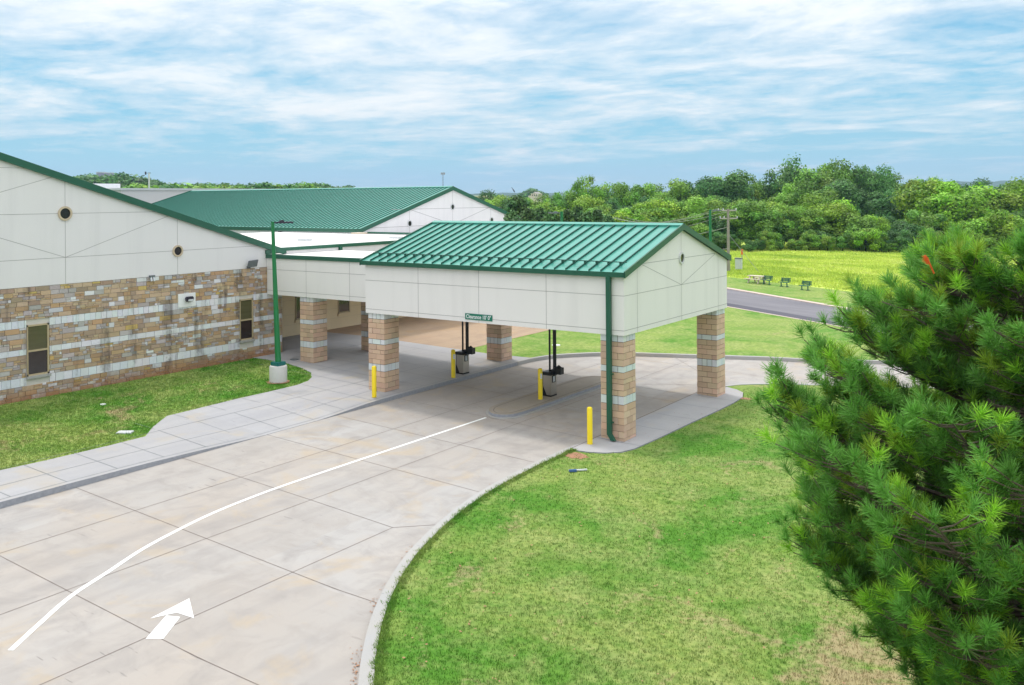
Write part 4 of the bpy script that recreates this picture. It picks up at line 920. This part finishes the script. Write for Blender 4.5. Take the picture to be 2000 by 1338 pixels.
while px < 620:
    tree(px, 360 + rr.uniform(-3, 4), rr.uniform(210, 240), 'far', rr.choice(['leaf_mid', 'leaf_far', 'leaf_dark', 'leaf_mid']), 'brighter green tree just behind the gym block roof', 'brighter trees behind the gym block', rr.uniform(1.2, 1.6)); px += rr.uniform(14, 22)
for px_, yt in ((948, 377), (972, 379), (1023, 372), (1028, 374), (1044, 369), (1048, 368), (1063, 377)):
    tree(px_, yt, 640 if yt > 370 else 575, 'far', 'leaf_dark', 'far tree on the distant hill near the sand coloured house', 'far trees around the hill house', 1.3)

# distant wooded ridges
def ridge(D_, pts, mat, name, amp):
    m = MB(); P = []
    for px_ in np.arange(-500, 2900, 6):
        y = interp(px_, pts) + amp * (math.sin(px_ * .05) + .6 * math.sin(px_ * .13 + 1) + random.uniform(-.8, .8)); P.append((at(px_, y, D_), at(px_, y, D_ * 1.25)))
    for (a, a2), (b, b2) in zip(P[:-1], P[1:]):
        fa, fb = a - FW * D_ * .12, b - FW * D_ * .12
        m.quad([(fa[0], fa[1], -1), (fb[0], fb[1], -1), tuple(b), tuple(a)]); m.quad([tuple(a), tuple(b), (b2[0], b2[1], -1), (a2[0], a2[1], -1)])
    struct(m.build(name, [mat]))
simple('wood_far', (.035, .075, .03), .95, var=.5, scale=.03)
ridge(2300, [(-500, 372), (900, 378), (1000, 377), (1100, 377), (1200, 374), (1500, 370), (1700, 362), (1850, 355), (2000, 353), (2900, 352)], 'wood_far', 'hills', .7)
ridge(1000, [(-500, 374), (100, 372), (600, 372), (960, 384), (1000, 381), (1040, 380), (1080, 382), (1200, 385), (2900, 384)], 'wood_far', 'hills', .5)

# ------------------------------------------------------------------ grass as real blades
def blades(name, poly, n, h, w, mats, lb, z0, seed, inside=None, per=3, lean=.5):
    r = np.random.default_rng(seed); poly = np.array(poly); lo, hi = poly.min(0), poly.max(0); pts = np.empty((0, 2))
    while len(pts) < n:
        q = r.uniform(lo, hi, (n * 2, 2)); x, y = q[:, 0], q[:, 1]; ins = np.zeros(len(q), bool); j = len(poly) - 1
        for i in range(len(poly)):
            xi, yi = poly[i]; xj, yj = poly[j]; c = ((yi > y) != (yj > y)) & (x < (xj - xi) * (y - yi) / (yj - yi + 1e-12) + xi); ins ^= c; j = i
        d = np.linalg.norm(q - CAM[:2], axis=1); keep = ins & (r.random(len(q)) < np.clip((inside or 14) / d, 0, 1) ** 1.6)
        # only what the camera side could see
        dep = (q - CAM[:2]) @ FW[:2]; lat = (q - CAM[:2]) @ RT[:2]; keep &= (dep > 4) & (np.abs(lat) < dep * .72 + 2)
        pts = np.concatenate([pts, q[keep]])
    pts = pts[:n]; P = np.repeat(pts, per, 0) + r.normal(scale=w * 3, size=(n * per, 2)); N = len(P)
    zz = SL * np.clip(-P[:, 0], 0, 18.06) + z0; hh = h * r.uniform(.4, 1.25, N) * np.repeat(r.uniform(.6, 1.3, n), per); a = r.uniform(0, 6.28, N); le = r.uniform(.1, lean, N) * hh
    b = r.uniform(0, 6.28, N); ww = w * r.uniform(.6, 1.3, N); B = np.stack([P[:, 0], P[:, 1], zz - .004], 1); dv = np.stack([np.cos(a), np.sin(a), 0 * a], 1)
    V = np.stack([B - dv * ww[:, None], B + dv * ww[:, None], B + np.stack([np.cos(b) * le, np.sin(b) * le, hh], 1)], 1).reshape(-1, 3)
    k = (r.uniform(.85, 1.25, N))[:, None] * np.ones((1, 3)); o = mobj(name, fast(name, V, 3, mats, k)); return tag(o, lb, 'grass', None, 'stuff')
lawnF = kerbR_out + [(-.6, -1.75)] + [(x + .05, y) for x, y in platR[3:13]] + [(1.2, 10.6), (5, 12), (14, 12), (14, -22)]
blades('grass', lawnF, 110000, .05, .006, ['blades_main'], 'short patchy grass blades of the sunny front lawn', -.02, 3)
blades('grass', lawnA + [(-18.0, -20), (-11.4, -20)] if False else [p for p in lawnA if p[1] > -40] + [(-18.0, .9), (-18.0, -16), (-11.4, -16)], 50000, .055, .008, ['blades_side'], 'short dark green grass blades beside the stone wall', -.015, 4, inside=30)
blades('tall_grass', [(30, 35.8), (-3.86, 45.0), (-15.58, 48.3), (-45, 57), (-45, 85), (-20, 100), (45, 120)], 70000, .14, .07, ['meadow_blades'], 'tall yellow green grass filling the meadow', 0, 5, inside=80, lean=.6)
# tufts along the lawn edge of the concrete
def edge_tufts(line, n, seed, mats, lb, off):
    r = np.random.default_rng(seed); L = np.array([p[:2] for p in line]); i = r.integers(0, len(L) - 1, n); t_ = r.random(n)[:, None]; p = L[i] * (1 - t_) + L[i + 1] * t_; p += r.normal(scale=.05, size=p.shape) + off
    per = 5; P = np.repeat(p, per, 0) + r.normal(scale=.02, size=(n * per, 2)); N = len(P); zz = SL * np.clip(-P[:, 0], 0, 18.06) - .02; hh = r.uniform(.03, .09, N); a = r.uniform(0, 6.28, N); b = r.uniform(0, 6.28, N); B = np.stack([P[:, 0], P[:, 1], zz], 1); dv = np.stack([np.cos(a), np.sin(a), 0 * a], 1) * .008
    V = np.stack([B - dv, B + dv, B + np.stack([np.cos(b) * hh * .7, np.sin(b) * hh * .7, hh], 1)], 1).reshape(-1, 3)
    return tag(mobj('grass', fast('grass', V, 3, mats, r.uniform(.9, 1.4, N)[:, None] * np.ones((1, 3)))), lb, 'grass', None, 'stuff')
edge_tufts(kerbR_out[8:], 1800, 9, ['blades_main'], 'longer grass tufts along the driveway kerb', np.array([.07, 0]))

# fallen leaves and clippings
r = np.random.default_rng(21); n = 900; p = np.stack([r.uniform(-.5, 13, n), r.uniform(-20, 6, n)], 1); zz = np.full(n, .012)
a = r.uniform(0, 6.28, n); s = r.uniform(.012, .035, n)[:, None]; d1 = np.stack([np.cos(a), np.sin(a), r.uniform(-.3, .3, n)], 1) * s; d2 = np.stack([-np.sin(a), np.cos(a), r.uniform(-.3, .3, n)], 1) * s * .6; B = np.stack([p[:, 0], p[:, 1], zz], 1)
kk = np.array([np.interp(y, [k[1] for k in kerbR_out], [k[0] for k in kerbR_out]) for y in p[:, 1]]); B = B[p[:, 0] > kk + .1]; d1 = d1[p[:, 0] > kk + .1]; d2 = d2[p[:, 0] > kk + .1]
n = 420; L = np.array([q_[:2] for q_ in kerbR_in[5:]]); i = (r.random(n) ** 1.6 * (len(L) - 1)).astype(int); t_ = r.random(n)[:, None]; q = L[i] * (1 - t_) + L[np.minimum(i + 1, len(L) - 1)] * t_ + np.stack([-np.abs(r.normal(scale=.10, size=n)) - .03, r.normal(scale=.05, size=n)], 1)
q = q[(np.sin(q[:, 1] * 3.1) + r.normal(scale=.4, size=n)) > .3]; n = len(q); a = r.uniform(0, 6.28, n); s = r.uniform(.012, .03, n)[:, None]
B2 = np.stack([q[:, 0], q[:, 1], SL * np.clip(-q[:, 0], 0, 18) - .135], 1); e1 = np.stack([np.cos(a), np.sin(a), r.uniform(-.2, .2, n)], 1) * s; e2 = np.stack([-np.sin(a), np.cos(a), r.uniform(-.2, .2, n)], 1) * s * .5
B = np.concatenate([B, B2]); d1 = np.concatenate([d1, e1]); d2 = np.concatenate([d2, e2])
V = np.stack([B - d1, B - d2, B + d1, B + d2], 1).reshape(-1, 3)
tag(mobj('fallen_leaves', fast('fallen_leaves', V, 4, ['leaf_litter'] if 'leaf_litter' in MAT else ['dirt_red'])), 'small brown fallen leaves scattered over the front lawn', 'leaves', None, 'stuff')

# ------------------------------------------------------------------ foreground pine
pt = at(2050, 800, 7.5); TX, TY = pt[0], pt[1]
pine = thing('pine_tree', 'big foreground pine with long bright needle tufts at the right edge', 'tree', (TX, TY, 0))
prof = [(1.9, .4), (2.4, .75), (2.9, .95), (3.25, 1.1), (3.8, 1.5), (4.2, 1.98), (4.6, 2.15), (5.0, 2.28), (5.45, 2.25), (5.8, 1.95), (6.1, 1.65), (6.35, 1.38), (6.6, 1.1), (6.8, .8), (7.0, .25)]
def RP(z): return 1.0 * float(np.interp(z, [a for a, _ in prof], [b for _, b in prof]))
r = np.random.default_rng(77); m = MB(); m.tube([(TX, TY, -.1), (TX + .05, TY, 2), (TX - .05, TY + .03, 4.5), (TX, TY, 5.8), (TX, TY, 6.8)], [.17, .14, .1, .05, .015], 10)
m.build('trunk', ['bark'], pine, smooth=True)
bm_ = MB(); shoots = []; branches = []
for k in range(190):
    z1 = 1.9 + 4.95 * (k + r.random()) / 190; a = k * 2.399 + r.uniform(-.3, .3); R_ = RP(z1) * (r.uniform(.8, 1.03) if k % 3 else r.uniform(.5, .8)); z0 = max(1.0, z1 - .38 * R_ - .05)
    A = np.array([TX, TY, z0]); E = np.array([TX + R_ * math.cos(a), TY + R_ * math.sin(a), z1]); 
    pts = [A + (E - A) * s + np.array([0, 0, -.18 * R_ * math.sin(math.pi * s) * (1 - .3 * s)]) for s in np.linspace(0, 1, 7)]
    bm_.tube([tuple(q) for q in pts], [.03 * (R_ / 2.3 + .3), .026 * (R_ / 2.3 + .3), .02, .016, .012, .009, .006], 6); branches.append(pts)
    nsub = int(12 + 18 * R_)
    for j in range(nsub):
        s = r.uniform(.3, 1) ** .7; i = min(5, int(s * 6)); q = pts[i] + (pts[i + 1] - pts[i]) * (s * 6 - i); out = np.array([math.cos(a), math.sin(a), 0]); side = np.array([-math.sin(a), math.cos(a), 0]) * r.choice([-1, 1])
        d = out * r.uniform(.3, .8) + side * r.uniform(.25, .95) + np.array([0, 0, r.uniform(.15, .65)]); d /= np.linalg.norm(d); L = r.uniform(.2, .55) * (.6 + .4 * R_ / 2.3)
        e = q + d * L; bm_.tube([tuple(q), tuple((q + e) / 2 - [0, 0, .02]), tuple(e)], [.007, .006, .004], 5, cap=False)
        up = d * .75 + np.array([0, 0, .55]); up /= np.linalg.norm(up); shoots.append((e, up, s)); shoots.append((q + d * L * .45, up, s * .6))
    d = (pts[-1] - pts[-2]); d /= np.linalg.norm(d); d = d + [0, 0, .6]; d /= np.linalg.norm(d); shoots.append((pts[-1], d, 1.0))
bm_.build('branches', ['bark'], pine, smooth=True)
V = []; CC = []
for e, d, s in shoots:
    Ls = r.uniform(.07, .13); n = int(r.uniform(75, 100)); u = r.random(n) ** .7; base = e + d * (u * Ls)[:, None]
    t1_ = np.cross(d, r.normal(size=3)); t1_ /= np.linalg.norm(t1_); t2_ = np.cross(d, t1_); ph = r.uniform(0, 6.28, n); spread = np.radians(r.uniform(30, 88, n)) * (1.15 - .5 * u)
    nd = d * np.cos(spread)[:, None] + (t1_ * np.cos(ph)[:, None] + t2_ * np.sin(ph)[:, None]) * np.sin(spread)[:, None]; nd += [0, 0, .08]
    Ln = r.uniform(.075, .108, n)[:, None]; w = r.uniform(.002, .003, n)[:, None]; sd = np.cross(nd, r.normal(size=(n, 3))); sd /= np.linalg.norm(sd, axis=1)[:, None]
    tip = base + nd * Ln; V.append(np.stack([base - sd * w, base + sd * w, tip + sd * w * .4, tip - sd * w * .4], 1).reshape(-1, 3))
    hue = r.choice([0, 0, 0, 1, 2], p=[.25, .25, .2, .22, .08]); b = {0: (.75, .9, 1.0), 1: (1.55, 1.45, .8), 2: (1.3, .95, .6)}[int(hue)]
    b = np.array(b) * (.25 + 1.1 * s); CC.append(b * r.uniform(.75, 1.3, n)[:, None])  # brighter new growth at tips; inner crown shade put into the colour
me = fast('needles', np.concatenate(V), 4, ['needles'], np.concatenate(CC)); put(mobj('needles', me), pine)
q = at(1812, 512, 7.2); m = MB(); dd = np.array([-.1, 0, .2]) 
for k in range(60):
    a = r.normal(size=3) * .25 + [-.3, 0, 1]; a /= np.linalg.norm(a); b0 = q + UP * r.uniform(-.02, .03) + RT * r.uniform(-.012, .012); e = b0 + (a * .6 - RT * .35) * .05; sd = RT * .002; m.quad([tuple(b0 - sd), tuple(b0 + sd), tuple(e + sd), tuple(e - sd)])
m.tube([tuple(q - UP * .09 + RT * .05), tuple(q + UP * .02)], .007, 6)
m.build('dead_shoot', ['orange_plastic'], pine)

# ------------------------------------------------------------------ sky, sun, air
S = Vector((-.30, .15, 1)).normalized(); elev = math.asin(S.z); azi = math.atan2(S.x, S.y)
W = bpy.data.worlds.new('World'); sc.world = W; W.use_nodes = True; nt = W.node_tree; N = nt.nodes; Lk = nt.links
bg = N['Background']; bg.inputs[1].default_value = .10
sk = N.new('ShaderNodeTexSky'); sk.sky_type = 'NISHITA'; sk.sun_disc = False; sk.sun_elevation = elev; sk.sun_rotation = azi; sk.air_density = 1.0; sk.dust_density = .4; sk.ozone_density = 1.6
tc = N.new('ShaderNodeTexCoord'); sp = N.new('ShaderNodeSeparateXYZ'); Lk.new(tc.outputs['Generated'], sp.inputs[0])
def wm(op, a, b=0.0, clamp=False):
    n = N.new('ShaderNodeMath'); n.operation = op; n.use_clamp = clamp
    for inp, v in ((n.inputs[0], a), (n.inputs[1], b)):
        if hasattr(v, 'node'): Lk.new(v, inp)
        else: inp.default_value = v
    return n.outputs[0]
zc = wm('ADD', wm('MAXIMUM', sp.outputs[2], 0.0), .085)
cb = N.new('ShaderNodeCombineXYZ'); Lk.new(wm('DIVIDE', sp.outputs[0], zc), cb.inputs[0]); Lk.new(wm('DIVIDE', sp.outputs[1], zc), cb.inputs[1])
def wn(scale, detail, rough, dist, rot=0, sc_=(1, 1, 1), off=(0, 0, 0)):
    mp = N.new('ShaderNodeMapping'); mp.inputs['Rotation'].default_value = (0, 0, rot); mp.inputs['Scale'].default_value = sc_; mp.inputs['Location'].default_value = off; Lk.new(cb.outputs[0], mp.inputs[0])
    n = N.new('ShaderNodeTexNoise'); n.inputs['Scale'].default_value = scale; n.inputs['Detail'].default_value = detail; n.inputs['Roughness'].default_value = rough; n.inputs['Distortion'].default_value = dist; Lk.new(mp.outputs[0], n.inputs['Vector']); return n.outputs['Fac']
def wr(f, stops):
    r_ = N.new('ShaderNodeValToRGB'); e = r_.color_ramp.elements
    while len(e) < len(stops): e.new(.5)
    for x, (p_, v) in zip(e, stops): x.position = p_; x.color = (v, v, v, 1)
    Lk.new(f, r_.inputs[0]); return r_.outputs[0]
big = wn(.26, 4, .55, .4, off=(3.1, 1.7, 0)); med = wn(.95, 9, .62, .35, rot=.2, sc_=(1, 1.15, 1)); fine = wn(4.2, 7, .62, .3, rot=.6, sc_=(1, 1.2, 1), off=(5, 2, 0))
cov = wm('ADD', wm('ADD', wm('MULTIPLY', big, .36), wm('MULTIPLY', med, .46)), wm('MULTIPLY', fine, .18))
hi = wr(sp.outputs[2], [(.0, 0.0), (.035, .30), (.075, .8), (.13, 1.0)])      # clouds thin out towards the horizon
cov = wm('ADD', cov, wm('MULTIPLY', wm('SUBTRACT', hi, .90), .14))
cl = wr(cov, [(.41, 0.0), (.475, .40), (.54, .80), (.62, 1.0)])
cl = wm('MAXIMUM', wm('MULTIPLY', cl, .96), wr(sp.outputs[2], [(.25, 0.0), (.45, .85)]))   # unseen cloud veil overhead, added to whiten the fill light
def rgb(f, stops):
    r_ = N.new('ShaderNodeValToRGB'); e = r_.color_ramp.elements
    while len(e) < len(stops): e.new(.5)
    for x, (p_, v) in zip(e, stops): x.position = p_; x.color = (*v, 1)
    Lk.new(f, r_.inputs[0]); return r_.outputs[0]
def vmul(a, k):
    n = N.new('ShaderNodeVectorMath'); n.operation = 'SCALE'; Lk.new(a, n.inputs[0])
    if hasattr(k, 'node'): Lk.new(k, n.inputs['Scale'])
    else: n.inputs['Scale'].default_value = k
    return n.outputs[0]
def wmix(f, a, b):
    n = N.new('ShaderNodeMix'); n.data_type = 'RGBA'
    for inp, v in ((n.inputs[0], f), (n.inputs[6], a), (n.inputs[7], b)):
        if hasattr(v, 'node'): Lk.new(v, inp)
        elif isinstance(v, float): inp.default_value = v
        else: inp.default_value = v
    return n.outputs[2]
grad = vmul(rgb(sp.outputs[2], [(.0, (.36, .54, .60)), (.04, (.25, .51, .61)), (.12, (.15, .45, .62)), (.25, (.20, .40, .60)), (.7, (.22, .36, .58))]), 10.0)
blue = wmix(.12, grad, sk.outputs[0])                     # clear air between the clouds
tone = wr(med, [(.30, .0), (.62, 1.0)])
cloud = vmul(rgb(tone, [(.0, (.72, .79, .85)), (1.0, (1.0, .985, .96))]), wm('MULTIPLY', wr(sp.outputs[2], [(.0, .43), (.2, .52), (.36, .78), (.7, .95), (1.0, 1.0)]), 17.0))  # cloud brightened above the framed sky to lift the ambient light
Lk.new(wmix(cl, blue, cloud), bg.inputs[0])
sun = bpy.data.lights.new('sun', 'SUN'); sun.energy = 1.25; sun.angle = math.radians(6.0); sun.color = (1, .96, .9); so = bpy.data.objects.new('sun', sun); COL.objects.link(so); so.rotation_euler = S.to_track_quat('Z', 'Y').to_euler()

HAZE = .0002
if HAZE:
    m = MB(); m.box(-3600, 3600, -400, 4200, -2, 140); hm = bpy.data.materials.new('haze'); hm.use_nodes = True; n_ = hm.node_tree.nodes; n_.clear(); out = n_.new('ShaderNodeOutputMaterial'); pv = n_.new('ShaderNodeVolumePrincipled'); pv.inputs['Color'].default_value = (.5, .72, 1.0, 1); pv.inputs['Density'].default_value = HAZE; pv.inputs['Anisotropy'].default_value = .2; hm.node_tree.links.new(pv.outputs[0], out.inputs['Volume']); MAT['haze'] = hm
    tag(m.build('haze', ['haze']), 'thin pale blue air haze over the far hills', 'haze', None, 'stuff')

sc.view_settings.view_transform = 'Standard'; sc.view_settings.look = 'None'; sc.view_settings.exposure = 0.45; sc.view_settings.gamma = 1
sc.cycles.max_bounces = 8; sc.cycles.transparent_max_bounces = 8; sc.cycles.volume_bounces = 0
bpy.context.view_layer.update()
